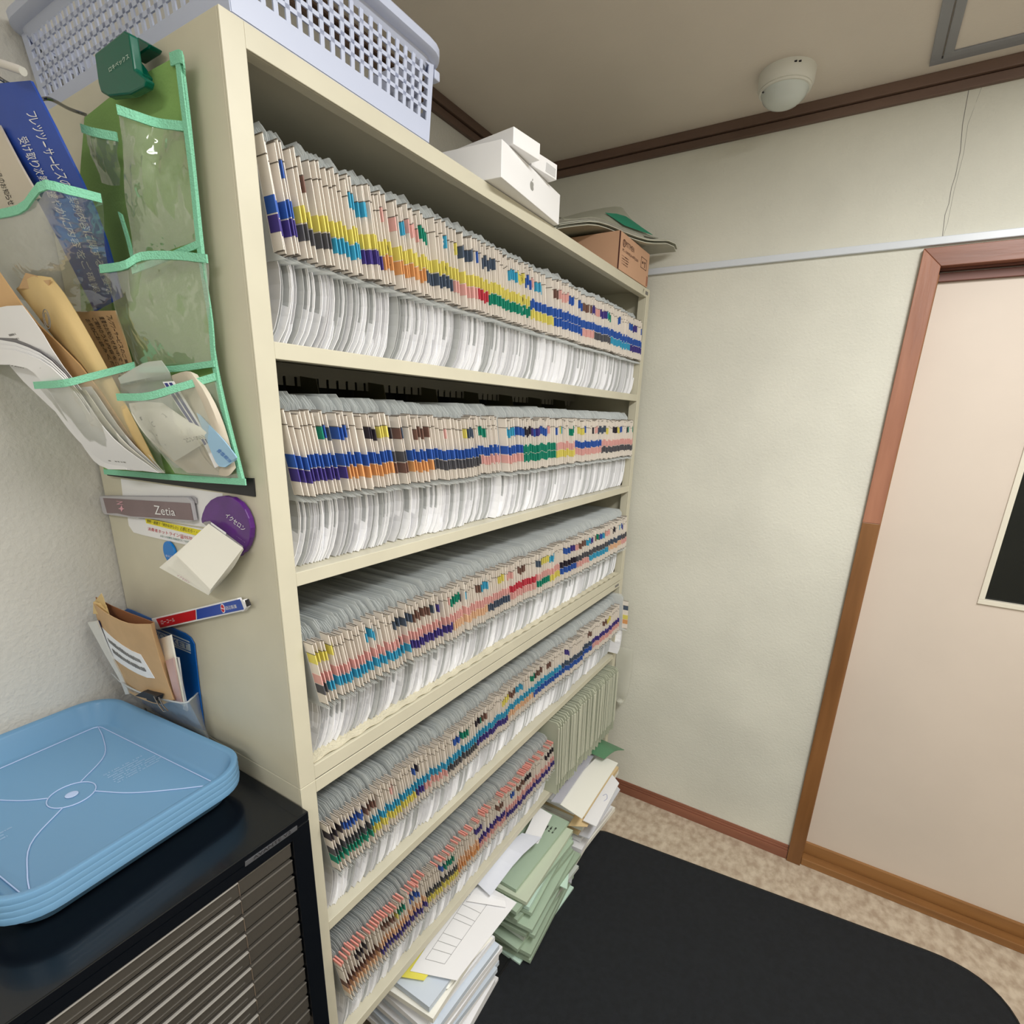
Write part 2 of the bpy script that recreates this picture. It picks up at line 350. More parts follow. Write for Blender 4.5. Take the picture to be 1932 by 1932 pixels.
MB().prism([Vector((x, y, .0003)) for x, y in ((.002, -.95), (.06, -.95), (.075, 1.10), (.03, 1.10))], (0, 0, .003)).build('flat_border', M_matb, mt)
MB().prism([v + Vector((0, 0, .0005)) for v in outer], (0, 0, .007)).build('mat_body', M_mat, mt, bevel=.002)
MB().tube([v + Vector((0, 0, .005)) for v in outer], .0048, 6, closed=True).build('edge_binding', M_matb, mt, smooth=True)

# ---------------------------------------------------------------- filing rack (two units)
RW, PW, XB = 1.444, .029, -.505
Z = dict(T=1.990, Tl=1.965, s1=1.661, s2=1.348, s3=1.0158, s3m=.989, s3b=.964, s4=.679, s5=.362)
def side(parent, y0, z0, z1, s):          # folded sheet-steel side with a front post; s = +1 left side, -1 right side
    b = MB(); b.box(XB, -.001, y0, y0+.0015*s, z0, z1)
    ya, yb = sorted((y0, y0 + PW*s))
    b = MB(); y1 = y0 + .002*s; b.box(XB, -.004, min(y0, y1), max(y0, y1), z0, z1)
    b.box(-.004, 0, ya, yb, z0, z1)
    yi = sorted((y0 + PW*s, y0 + (PW-.002)*s)); b.box(-.028, -.004, yi[0], yi[1], z0, z1)
    return b.build('side_panel', M_rack, parent, bevel=.0012)
def shelf(parent, name, z, lip, back=XB+.004, x1=-.0005):
    b = MB(); b.box(back, -.002, PW*.1+.0005, RW-.0035, z-.002, z); b.box(-.003, x1, PW, RW-PW, z-lip, z); b.box(-.02, -.003, PW, RW-PW, z-lip, z-lip+.002)
    return b.build(name, M_rack, parent, bevel=.0008)
up = thing('steel_filing_rack', 'beige steel open filing rack, upper unit holding three shelves of record folders', 'filing rack', (-.25, .72, Z['s3m']))
side(up, 0, Z['s3m'], Z['T'], 1); side(up, RW, Z['s3m'], Z['T'], -1)
MB().box(XB, XB+.002, .003, RW-.003, Z['s3m'], Z['T']).build('back_panel', M_rack, up)
b = MB(); b.box(XB, -.001, .0025, RW-.0025, Z['T']-.002, Z['T']); b.box(-.004, -.0003, PW, RW-PW, Z['Tl'], Z['T']); b.box(-.022, -.004, PW, RW-PW, Z['Tl'], Z['Tl']+.002); b.build('top_panel', M_rack, up, bevel=.0008)
shelf(up, 'shelf', Z['s1'], .021); shelf(up, 'shelf', Z['s2'], .021)
shelf(up, 'bottom_shelf', Z['s3'], .026)
# small plate marks at the right end of the top lip
text_on('Y', [(0.0004, 1.376, 1.972), (.0004, 1.385, 1.972), (.0004, 1.385, 1.983), (.0004, 1.376, 1.983)], M_blk, up, name='maker_mark')
MB().box(0, .0008, 1.402, 1.424, 1.9715, 1.981).build('maker_plate', M_grey, up)
lo = thing('steel_filing_rack', 'beige steel open filing rack, lower unit standing on the floor under the upper one', 'filing rack', (-.25, .72, 0))
side(lo, 0, 0, Z['s3m']-.0006, 1); side(lo, RW, 0, Z['s3m']-.0006, -1)
MB().box(XB, XB+.002, .003, RW-.003, 0, Z['s3m']-.001).build('back_panel', M_rack, lo)
b = MB(); b.box(XB, -.001, .0025, RW-.0025, Z['s3m']-.003, Z['s3m']-.001); b.box(-.004, .0, PW, RW-PW, Z['s3b'], Z['s3m']-.001); b.box(-.022, -.004, PW, RW-PW, Z['s3b'], Z['s3b']+.002); b.build('top_panel', M_rack, lo, bevel=.0008)
shelf(lo, 'shelf', Z['s4'], .020); shelf(lo, 'shelf', Z['s5'], .022)
MB().box(0, .0008, 1.365, 1.4, Z['s3b']+.008, Z['s3b']+.016).build('maker_plate', M_grey, lo)
MB().lathe([(.0015, 0), (.002, .001), (.001, .002)], (0, 0, 0), 8).build('screw', M_rackd, lo)
# slotted divider rail and dividers under the first shelf
b = MB(); xr = -.25; zt, zb, zs = Z['s1']-.003, 1.619, 1.632
b.box(xr-.002, xr, .004, RW-.004, zs+.003, zt)
y = .024
while y < RW-.03:
    b.box(xr-.002, xr, y-.0212, y-.003, zb, zs+.003); y += .0242
b.build('divider_rail', M_rackd, up)
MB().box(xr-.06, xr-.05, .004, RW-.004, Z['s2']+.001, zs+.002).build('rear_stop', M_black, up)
for k in range(8):
    y = .082 + .1694*k
    MB().prism([(xr-.045, y, Z['s2']+.06), (-.16, y, Z['s2']+.06), (-.205, y, zs), (xr-.045, y, zs+.01)], (0, .0015, 0)).build('divider', M_divd, up)
# cream foam liner on the third shelf
rows = []; r2 = random.Random(3)
for i in range(3):
    rows.append([(-.004 - .02*i, .032 + .0115*j, Z['s3'] + .0015 + (.0035 if (j // 2) % 2 else .001)*(i < 2) + .001*r2.random()) for j in range(120)])
tag(MB().sheet(rows, .0015).build('shelf_liner', mat('cream_foam', (214, 207, 182), .9, bump=1, bscale=220)), 'cream ribbed foam liner strip along the front edge of the third shelf', 'shelf liner')

# ---------------------------------------------------------------- record folders
HF, BULGE = .243, .021
def fy(z, B=BULGE):
    k = B/.021
    if z >= .107: return (.0205 - (z-.107)*.125)*k
    t = z/.107; return (.003 + .0450*t - .0110*t*t - .0165*t*t*t)*k
ZS0, SLOT = .107, .0198           # index strip: six slots
def sheets_mb(seed):
    r = random.Random(seed); mb = MB(); n = r.choice((2, 3, 3, 3))
    for k in range(n):
        x1 = -.022 - .012*r.random() if k else -.020; dy = -.0024 + .0054*k/n; top = .205 + .02*r.random(); B = BULGE*(1.05 + .35*r.random())
        mi = r.choice((0, 0, 1, 2)); rows = []
        for z in (0.0005, .018, .036, .054, .072, .09, .107, .13, .16, .19, top):
            xx = x1 + (.006*math.sin(z*40+k) if k == n-1 else 0) - (.004 if z < .01 else 0)
            rows.append([(xx, fy(z, B)+dy, z), (xx-.03, fy(z, B*.9)+dy, z), (-.2, fy(z, B*.5)+dy, z)])
        mb.sheet(rows, .0007, mi)
    return mb
def sleeve_mb(seed):
    r = random.Random(100+seed); mb = MB()
    for sgn in (-1, 1):
        rows = []; h = HF + .006 - .008*r.random() + (.003 if sgn > 0 else 0)
        for t in (0, .06, .25, .5, .75, .92, 1):
            z = .098 + (h-.098)*t; xf = (-.0205 if t < .93 else -.030) if t > 0 else .001
            rows.append([(xf, fy(z)+sgn*.0012, z), (xf-.03, fy(z)*.95+sgn*.0014, z), (-.13, fy(z)*.7+sgn*.0014, z), (-.235, fy(z)*.5+sgn*.0014, z)])
        mb.sheet(rows, .0004)
    return mb
def strip_mb(red):
    mb = MB()
    rows = [[(0, fy(ZS0+SLOT*k), ZS0+SLOT*k), (-.021, fy(ZS0+SLOT*k)*.97, ZS0+SLOT*k)] for k in range(7)]
    mb.sheet(rows, .0011, 0)
    for k in (0.05, 5, 6):
        z = ZS0+SLOT*k - .0006; y = fy(z); mb.box(-.0205, .0004, y-.001, y+.001, z-.0006, z+.0006, 1)
    if red: mb.box(-.021, .001, fy(.2257)-.0012, fy(.2257)+.0014, .2215, .2275, 2)
    return mb
def sticker_mb(k):
    mb = MB(); rows = [[(.0004, fy(z), z), (-.019, fy(z)*.97, z)] for z in (ZS0+SLOT*k+.0008, ZS0+SLOT*(k+1)-.0008)]
    return mb.sheet(rows, .0017)
NV = 5
SH = [sheets_mb(i) for i in range(NV)]; SL = [sleeve_mb(i) for i in range(NV)]; ST = [strip_mb(False), strip_mb(True)]; SK = {k: sticker_mb(k) for k in (1, 2, 4)}
SHm = [m.mesh('sheets', [M_paper, M_paper2, M_paper3]) for m in SH]; SLm = [m.mesh('clear_sleeve', M_sleeve) for m in SL]
STm = [m.mesh('index_strip', [M_strip, M_stripd, M_stripr]) for m in ST]; SKm = {}
def skm(k, c):
    if (k, c) not in SKm: SKm[(k, c)] = SK[k].mesh('sticker', M_st[c])
    return SKm[(k, c)]
# colour runs by image column along each shelf: (until column, upper colour, lower colour)
RUNS = [
 [(548, 'blue', 'navy'), (585, 'yellow', 'grey'), (612, 'yellow', 'grey'), (668, 'yellow', 'cyan'), (712, 'yellow', 'navy'), (800, 'yellow', 'orange'), (848, 'yellow', 'slate'), (895, 'yellow', 'pink'), (915, 'yellow', 'red'), (1000, 'yellow', 'green'), (1042, 'blue', 'yellow'), (1095, 'blue', 'blue'), (1120, 'blue', 'pink'), (1150, 'blue', 'grey'), (1188, 'blue', 'cyan'), (1300, 'blue', 'navy')],
 [(640, 'blue', 'navy'), (738, 'blue', 'orange'), (765, 'grey', 'brown'), (812, 'blue', 'orange'), (905, 'blue', 'grey'), (978, 'blue', 'pink'), (1042, 'green', 'green'), (1085, 'pink', 'yellow'), (1132, 'blue', 'pink'), (1300, 'pink', 'grey')],
 [(600, 'pink', 'grey'), (755, 'pink', 'cyan'), (835, 'pink', 'navy'), (905, 'pink', 'peach'), (950, 'pink', 'slate'), (1000, 'red', 'pink'), (1025, 'pink', 'green'), (1046, 'pink', 'yellow'), (1078, 'black', 'blue'), (1100, 'grey', 'pink'), (1140, 'grey', 'cyan'), (1165, 'slate', 'peach'), (1300, 'grey', 'pink')],
 [(682, 'grey', 'green'), (770, 'cyan', 'yellow'), (782, 'cyan', 'navy'), (825, 'cyan', 'pink'), (880, 'cyan', 'grey'), (945, 'cyan', 'navy'), (1000, 'cyan', 'peach'), (1050, 'cyan', 'blue'), (1110, 'slate', 'blue'), (1300, 'navy', 'pink')],
 [(700, 'brown', 'peach'), (790, 'peach', 'navy'), (850, 'grey', 'yellow'), (890, 'peach', 'orange'), (940, 'navy', 'pink'), (1300, 'pink', 'navy')]]
SHN = ['top shelf', 'second shelf', 'third shelf', 'fourth shelf', 'fifth shelf']
ZB = [Z['s1'], Z['s2'], Z['s3'], Z['s4'], Z['s5']]
KC = ['yellow', 'blue', 'navy', 'cyan', 'slate', 'green', 'black', 'brown', 'pink', None, None, None, None, None]
# tilt (degrees, strip bottom towards +y), front offset, height scale per shelf
XF = [-.002, .004, .016, .016, .016]; HS = [1.0, .99, .97, .97, .97]
items = []; SOFF = [0, -.004, -.015, -.012, -.012]
WIDE = {0: [(838, 'cyan'), (861, 'yellow'), (900, 'blue'), (993, 'yellow'), (735, None), (575, 'brown')], 1: [(628, 'slate'), (745, 'black'), (762, 'slate')], 2: [(745, 'slate'), (820, 'navy')], 3: [], 4: []}
for s in range(5):
    r = random.Random(50+s); y = .036; ymax = 1.399 if s < 4 else .895; kc = 'blue'; kn = 0; cl = 0; cln = r.randint(14, 24); clx = 0; clt = 0
    wide = [list(w) for w in WIDE[s]]
    while y < ymax:
        u = proj((0, y, ZB[s]+.165))[0]; A, B = next((a, b_) for lim, a, b_ in RUNS[s] if u < lim)
        if kn <= 0: kc = r.choice(KC + ([None]*8 if s >= 3 else [])); kn = r.randint(1, 5)
        if cl >= cln: cl = 0; cln = r.randint(14, 25); clx = r.uniform(-.006, .006)*(1 if s else .4); clt = r.uniform(-2, 4); y += .0015
        kn -= 1; cl += 1
        extra = 0; kcc = kc; digit = None
        for w in wide:
            if abs(u - w[0]) < 6: extra = .009; kcc = w[1]; digit = w; wide.remove(w); break
        rot = math.radians((.8 if s == 0 else 2.6) + clt*.5 + r.uniform(-.6, .6))
        items.append(dict(s=s, y=y, x=XF[s]+clx+r.uniform(-.003, .003), z=ZB[s]+.0012+(.003 if s == 2 else 0), rot=rot, hs=HS[s]*(1+r.uniform(-.02, .025)), v=r.randrange(NV), k=kcc, A=A, B=B, red=(s == 4 and r.random() < .75), dg=bool(digit), twist=math.radians(r.uniform(-.8, .8))))
        y += .0073 + r.uniform(-.0010, .0014) + extra
items.sort(key=lambda i: (Vector((i['x'], i['y'], i['z']+.15)) - CP).length + (.25 if i['s'] >= 3 else 0) - (.3 if i['dg'] else 0))
def imat(i):
    return Matrix.Translation((i['x'], i['y'], i['z'])) @ Matrix.Rotation(i['twist'], 4, 'Z') @ Matrix.Rotation(i['rot'], 4, 'X') @ Matrix.Diagonal((1, 1, i['hs'], 1))
def nm(c): return {'peach': 'peach', None: None}.get(c, c)
rest = MB(); order = ['p', 'p2', 'p3', 'sl', 'st', 'std', 'str'] + list(SCOL); RM = [M_paper, M_paper2, M_paper3, M_sleeve, M_strip, M_stripd, M_stripr] + [M_st[c] for c in SCOL]
def merge(dst, src, mtx, base):
    o = len(dst.v); dst.v += [tuple(mtx @ Vector(v)) for v in src.v]; dst.f += [tuple(i+o for i in f) for f in src.f]; dst.m += [base + m for m in src.m]
GLY = {'cyan': '3', 'yellow': 'あ', 'blue': 'か', 'brown': 'は', 'slate': '5', 'black': '8', 'navy': '6'}
def child(name, me, parent):
    o = bpy.data.objects.new(name, me); COL.objects.link(o); o.parent = parent; return o
for n, i in enumerate(items):
    if n < 300:
        f = bpy.data.objects.new('record_folder', None); COL.objects.link(f); f.empty_display_size = .01
        f.location = (i['x'], i['y'], i['z']); f.rotation_euler = (i['rot'], 0, i['twist']); f.scale = (1, 1, i['hs'])
        sh = SHN[i['s']]; ab = i['A'] + ' and ' + i['B'] if i['A'] != i['B'] else 'two ' + i['A']
        if i['dg']: lab = f"lettered record folder standing apart on the {sh}, {i['k'] or 'no'} sticker above {ab}"
        elif i['k']: lab = f"clear record folder on the {sh}, {i['k']} sticker above {ab} ones"
        else: lab = f"clear record folder on the {sh} with only {ab} stickers"
        tag(f, lab, 'folder', f"record folders on the {sh} with {(i['k'] + ' above ') if i['k'] else ''}{ab} stickers" + (' standing apart' if i['dg'] else ''))
        child('sheets', SHm[i['v']], f).location.x = SOFF[i['s']]; child('clear_sleeve', SLm[i['v']], f); child('index_strip', STm[1 if i['red'] else 0], f)
        if i['k']: o = child('sticker', skm(4 if i['s'] == 0 else 4, i['k']), f)
        for k, c in ((2, i['A']), (1, i['B'])): child('sticker', skm(k, c), f)
        if i['dg']:
            for k, ch in ((4, GLY.get(i['k'], '2') if i['k'] else None), (2, '0'), (1, {'slate': '7', 'pink': '8', 'red': '8', 'green': '9', 'navy': '5'}.get(i['B'], '4'))):
                if ch is None: continue
                z0 = ZS0+SLOT*k+.003; z1 = z0+SLOT-.006; yy = fy(z0+.007)
                o = text_on(ch, [(-.015, yy, z0), (-.004, yy, z0), (-.004, yy, z1), (-.015, yy, z1)], M_white if (i['B'] in ('slate', 'red', 'green') and k == 1) or i['k'] in ('blue', 'cyan') and k == 4 else M_blk, None, .0016, 'lettering')
                o.parent = f
    else:
        mtx = imat(i); merge(rest, SH[i['v']], mtx @ Matrix.Translation((SOFF[i['s']], 0, 0)), 0); merge(rest, SL[i['v']], mtx, 3); merge(rest, ST[1 if i['red'] else 0], mtx, 4)
        for k, c in ((4, i['k']), (2, i['A']), (1, i['B'])):
            if c: merge(rest, SK[k], mtx, 7 + list(SCOL).index(c))
tag(rest.build('record_folders', RM), 'remaining packed clear record folders filling the farther and lower parts of the shelves', 'folders', kind='stuff')
# one more folder squeezed outside the right post on the fourth shelf
f = thing('record_folder', 'record folder sticking out past the right post on the fourth shelf, yellow sticker', 'folder', (.03, 1.408, Z['s4']+.002))
for nme, me in (('sheets', SHm[1]), ('clear_sleeve', SLm[1]), ('index_strip', STm[0]), ('sticker', skm(4, 'slate')), ('sticker', skm(2, 'yellow')), ('sticker', skm(1, 'orange'))): child(nme, me, f)
f.location = (.045, 1.40, Z['s4']+.012); f.rotation_euler = (.02, 0, .04)

# grey-green folios at the right of the fifth shelf
fm = MB(); fm.sheet([[(0, 0, 0), (-.2, 0, 0)], [(0, .001, .12), (-.2, .001, .12)], [(-.0, .0015, .268), (-.2, .0015, .268)], [(-.008, .0015, .277), (-.2, .0015, .277)]], .0035)
fmm = fm.mesh('folio', M_folio); fs = MB(); fs.box(-.002, .0022, -.0022, .0022, .04, .26); fsm = fs.mesh('spine_edge', mat('folio_edge', (206, 208, 190), .6))
y = .915; k = 0; r = random.Random(5)
while y < 1.398:
    o = bpy.data.objects.new('document_folio', None); COL.objects.link(o); o.location = (.022 + r.uniform(-.004, .005) + .02*(y-.9), y, Z['s5']+.0012); o.rotation_euler = (math.radians(r.uniform(1, 3)), 0, math.radians(r.uniform(-1, 1)))
    tag(o, 'plain grey-green document folio packed upright at the right of the fifth shelf', 'folio', 'grey-green folios at the right end of the fifth shelf')
    child('cover', fmm, o); child('spine_edge', fsm, o); y += .0112
    k += 1

# ---------------------------------------------------------------- basket on the rack
bx0, bx1, by0, by1, bz, bh = -.50, .004, .004, .352, Z['T']+.0015, .122
bk = thing('plastic_basket', 'pale blue-grey plastic storage basket with square holes on top of the rack', 'basket', (-.25, .18, Z['T']))
def lattice(p00, p10, p01, p11, nx, nz, m_side, m_bot, m_top, bar, barh):
    """panel with a grid of square holes; corner points bottom-left, bottom-right, top-left, top-right"""
    mb = MB(); P = lambda a, c: (Vector(p00)*(1-a)+Vector(p10)*a)*(1-c) + (Vector(p01)*(1-a)+Vector(p11)*a)*c
    def q(a0, a1, c0, c1): mb.sheet([[P(a0, c0), P(a1, c0)], [P(a0, c1), P(a1, c1)]], .0024)
    q(0, 1, 0, m_bot); q(0, 1, 1-m_top, 1); q(0, m_side, m_bot, 1-m_top); q(1-m_side, 1, m_bot, 1-m_top)
    cw = (1-2*m_side)/nx; ch = (1-m_bot-m_top)/nz
    for i in range(1, nx): q(m_side+cw*i-bar*cw/2, m_side+cw*i+bar*cw/2, m_bot, 1-m_top)
    for j in range(1, nz): q(m_side, 1-m_side, m_bot+ch*j-barh*ch/2, m_bot+ch*j+barh*ch/2)
    return mb
ins = .012; zt = bz+bh-.012
cb = [(bx0+ins, by0+ins), (bx1-ins*.5, by0+ins), (bx1-ins*.5, by1-ins), (bx0+ins, by1-ins)]
ct = [(bx0+.002, by0+.002), (bx1-.002, by0+.002), (bx1-.002, by1-.002), (bx0+.002, by1-.002)]
for a, c, nx in ((1, 2, 19), (0, 1, 26), (2, 3, 26), (3, 0, 19)):
    lattice((*cb[a], bz), (*cb[c], bz), (*ct[a], zt), (*ct[c], zt), nx, 5, .03, .24, .10, .38, .34).build('lattice_side', M_basket, bk)
MB().box(bx0+ins, bx1-ins*.5, by0+ins, by1-ins, bz-.001, bz+.001).build('base', M_basket, bk)
def loft(loops, mb=None, mi=0, close=False):
    mb = mb or MB(); n = len(loops[0]); vs = [p for L in loops for p in L]; fs = []
    for i in range(len(loops)-1 + (1 if close else 0)):
        for j in range(n): a, c = i*n, ((i+1) % len(loops))*n; fs.append((a+j, a+(j+1) % n, c+(j+1) % n, c+j))
    return mb.add(vs, fs, mi)
def rl(o, z, r=.03): return [(x, y, z) for x, y in rrect(bx0-o, bx1+o, by0-o, by1+o, r+o, 6)]
loft([rl(-.003, zt-.014), rl(.004, zt-.006), rl(.010, zt-.006), rl(.018, zt-.002), rl(.019, zt+.008), rl(.014, zt+.013), rl(.0, zt+.013), rl(-.004, zt+.006)], close=True).build('rim', M_basket, bk, smooth=True)
MB().box(-.015, 0.0, by1+.003, by1+.016, zt-.02, zt-.007).build('handle_tab', M_basket, bk, bevel=.002)

# ---------------------------------------------------------------- white boxes, carton, folders on the rack
def obox(name, label, cat, p, q, depth, z0, hgt, m, group=None, lidline=True):
    """box whose front bottom edge runs p->q, going back by depth"""
    p = Vector((*p, z0)); q = Vector((*q, z0)); d = (q-p).normalized(); bk_ = Vector((-d.y, d.x, 0)) * depth
    t = thing(name, label, cat, (p+q+bk_)/2*1.0 if False else (p+q)/2+bk_/2, group)
    mb = MB(); mb.prism([p, q, q+bk_, p+bk_], (0, 0, hgt)); mb.build('carton_body', m, t, bevel=.001)
    return t, p, q, d, bk_
t, p, q, d, k = obox('product_box', 'large flat white box with a grey apple emblem overhanging the rack top', 'box', (.033, .498), (.012, .764), .21, Z['T']+.0015, .058, M_white)
# apple emblem on the front face
def FP(a, z): return p + d*a + Vector((0, 0, z))
nrm = -k.normalized()
ax_, az_, sc = .125, .0275, .0085
body = []
for i in range(40):
    th = 2*math.pi*i/40; x, y = math.sin(th), math.cos(th)
    r_ = 1.0 - .16*math.exp(-((abs(th-math.pi)-0)**2)/.06) - .20*math.exp(-(min(th, 2*math.pi-th)**2)/.08)
    r_ *= 1.0 if y > 0 else 1.0 - .1*abs(y)
    px_, py_ = x*r_*1.0, y*r_*1.02
    dd = math.hypot(px_-1.18, py_-.12)
    if dd < .48: px_ = 1.18 + (px_-1.18)/dd*.48; py_ = .12 + (py_-.12)/dd*.48
    body.append(FP(ax_+px_*sc, az_+py_*sc) + nrm*.0002)
mb = MB(); mb.prism(body, nrm*.0003)
leaf = [FP(ax_+(.05+.42*math.sin(a)*.5+.28*(a/math.pi))*sc, az_+(1.0+.65*a/math.pi)*sc) + nrm*.0002 for a in [math.pi*i/6 for i in range(7)]] + [FP(ax_+(.33-.3*math.sin(a)*.6-.28*(a/math.pi))*sc, az_+(1.65-.65*a/math.pi)*sc) + nrm*.0002 for a in [math.pi*i/6 for i in range(1, 6)]]
mb.prism(leaf, nrm*.0003); mb.build('emblem', mat('emblem_grey', (176, 176, 172), .3, metal=.3), t)
text_on('iPad Air', [p+k*.06+Vector((0, 0, -.0002))+d*.016, p+k*.06+Vector((0, 0, -.0002))+d*.045, p+k*.02+d*.045+Vector((0, 0, -.0002)), p+k*.02+d*.016+Vector((0, 0, -.0002))][::1], M_grey, t, -.0003) if False else None
obox('small_white_box', 'small plain white box on the large white box, the one nearer the basket', 'box', (.039, .526), (.050, .604), .15, Z['T']+.061, .027, M_white)
t, p, q, d, k = obox('small_white_box', 'small white box with a grey sticker on its end, nearer the cardboard carton', 'box', (.026, .614), (.038, .697), .15, Z['T']+.061, .027, M_white)
nrm = -k.normalized()
MB().prism([p+d*a+Vector((0, 0, z_))+nrm*.0002 for a, z_ in ((.045, .004), (.078, .003), (.079, .018), (.047, .020))], nrm*.0003).build('sticker', mat('grey_sticker', (205, 205, 206), .5), t)
t, p, q, d, k = obox('cardboard_carton', 'small brown cardboard carton at the right end of the rack top', 'carton', (.0, 1.153), (.0, 1.410), .24, Z['T']+.0015, .096, M_carton)
M_cprint = mat('carton_print', (88, 56, 44), .7)
def cq(y0, y1, z0, z1): return [(.0, y0, Z['T']+z0), (.0, y1, Z['T']+z0), (.0, y1, Z['T']+z1), (.0, y0, Z['T']+z1)]
text_on('PITTMEN', cq(1.20, 1.268, .068, .081), M_cprint, t)
MB().tube([(.0006, 1.186+.009*math.cos(a), Z['T']+.073+.009*math.sin(a)) for a in [math.pi*i/10 for i in range(20)]], .0011, 5, closed=True).build('round_emblem', M_cprint, t)
MB().box(0, .0008, 1.1845, 1.1875, Z['T']+.068, Z['T']+.080).build('emblem_bar', M_cprint, t)
text_on('PL-1000E(A4判)200', cq(1.178, 1.31, .050, .060), M_cprint, t)
scribble(cq(1.175, 1.26, .018, .044), M_cprint, t, 4, seed=4)
b = MB(); 
for a in ((1.335, 1.337, .045, .075), (1.385, 1.387, .045, .075), (1.335, 1.387, .045, .0465), (1.335, 1.387, .0735, .075), (1.345, 1.357, .058, .064), (1.368, 1.372, .05, .066), (1.365, 1.375, .062, .066)): b.box(0, .0006, a[0], a[1], Z['T']+a[2], Z['T']+a[3])
b.build('handling_symbol', M_cprint, t)
MB().box(-.002, .0006, 1.1525, 1.1565, Z['T']+.002, Z['T']+.096).build('corner_seam', mat('seam_dark', (70, 30, 24), .7), t)
MB().box(.0, .0006, 1.395, 1.4102, Z['T']+.005, Z['T']+.032).build('corner_tape', mat('carton_tape', (160, 108, 84), .6), t)
# curved clear files lying over the carton
EDGE = [Vector(p_) for p_ in ((-.101, .997, 2.064), (-.085, 1.037, 2.077), (-.061, 1.101, 2.094), (-.037, 1.16, 2.0965), (-.017, 1.213, 2.093), (.017, 1.30, 2.0925), (.038, 1.355, 2.100), (.059, 1.407, 2.110), (.082, 1.466, 2.102))]
def drape(name, label, x0, x1, y0, y1, z0, m, lift=0, n=9, yl=None, k=0):
    t = thing(name, label, 'file folder', ((x0+x1)/2, (y0+y1)/2, z0), None)
    rows = []
    for i in range(n+1):
        a = i/n; e = cr(EDGE, a*(len(EDGE)-1)); y = e.y; z = e.z + .0036*k; x1 = e.x + .002*k - .01*(k % 2)
        c = .016 if i in (0, n) else 0
        rows.append([(x1-c, y, z), (x1-.05, y+.004*(1-a), z+.001), (x0, y+.012*(1-a), z+.003)])
    MB().sheet(rows, .0016).build('cover', m, t, smooth=False); return t, rows
M_fcl = mat('file_grey_plastic', (176, 176, 160), .35, alpha=.92); M_fc2 = mat('file_edge_white', (206, 206, 192), .4)
zc = Z['T']+.1005
lbls = ['lowest grey clear file lying across the carton on the rack', 'second grey clear file from the bottom on the carton', 'third grey clear file from the bottom on the carton', 'topmost grey clear file in the stack on the carton']
for i in range(4):
    t, rows = drape('clear_file', lbls[i], -.26, .060+.006*i, .97, 1.475, zc, M_fcl, 0, 14, None, i)
    MB().tube([Vector(r_[0]) for r_ in rows], .0011, 5).build('fold_edge', M_fc2, t)
# soft plastic bag with a green sheet above them
pts = [[(-.158, 1.032, 2.103), (-.147, 1.059, 2.109), (-.108, 1.16, 2.151), (-.065, 1.27, 2.188), (-.05, 1.308, 2.18), (-.02, 1.40, 2.136)],
       [(-.125, 1.01, 2.096), (-.112, 1.05, 2.103), (-.075, 1.13, 2.130), (-.035, 1.23, 2.148), (-.018, 1.28, 2.142), (.01, 1.385, 2.124)],
       [(-.098, .995, 2.082), (-.083, 1.037, 2.093), (-.052, 1.101, 2.110), (-.015, 1.213, 2.110), (.018, 1.30, 2.109), (.040, 1.36, 2.116)]]
t = thing('plastic_document_bag', 'crumpled translucent plastic bag with a green sheet, lying on the files', 'bag', (-.08, 1.15, 2.11))
MB().sheet(patch(pts, 8, 14), .001).build('bag_film', mat('milky_plastic', (178, 180, 164), .3, alpha=.8), t, smooth=True)
gp = [[(-.058, 1.165, 2.139), (-.034, 1.23, 2.1495), (-.017, 1.275, 2.1445)], [(-.036, 1.18, 2.126), (-.01, 1.25, 2.132), (.006, 1.30, 2.130)], [(-.014, 1.205, 2.1135), (.009, 1.27, 2.114), (.030, 1.33, 2.116)]]
M_off = Vector((.0025, -.0015, .001)); gp = [[Vector(p_) + M_off for p_ in r_] for r_ in gp]
MB().sheet(patch(gp, 6, 3), .0008).build('green_sheet', mat('green_sheet', (34, 132, 104), .5), t, smooth=True)

# ---------------------------------------------------------------- black drawer cabinet and blue trays
CX, CT, CY0 = .018, .957, -.46
cab = thing('drawer_cabinet', 'low black steel drawer cabinet with smoky clear drawers beside the rack', 'cabinet', (-.24, -.23, 0))
MB().box(-.49, CX, CY0, -.002, CT-.016, CT).build('top_panel', M_cab, cab, bevel=.0015)
MB().box(-.49, CX, -.034, -.002, 0, CT-.0165).build('side_panel', M_cab, cab, bevel=.001)
MB().box(-.49, CX, CY0, CY0+.02, 0, CT-.0165).build('side_panel', M_cab, cab, bevel=.001)
MB().box(-.49, -.48, CY0+.02, -.034, 0, CT-.0165).build('back_panel', M_cab, cab)
MB().box(-.02, CX, CY0+.02, -.034, CT-.034, CT-.0165).build('front_rail', M_cab, cab)
ql = [U(u, v, 0, CX) for u, v in ((462, 1635), (560, 1565), (560, 1557), (462, 1626))]
MB().prism(ql, (.0012, 0, 0)).build('name_plate', M_silver, cab, bevel=.0004)
y0, y1 = -.108, -.030; zc0, zc1 = .9425, .9505
qq = [U(u, v, 0, CX+.0013) for u, v in ((478, 1622.5), (549, 1571.5), (548, 1566), (477, 1617))]
text_on('AVANTE V2', qq, M_blk, cab, .0004)
dz = .0335; zt = CT-.037; r = random.Random(11)
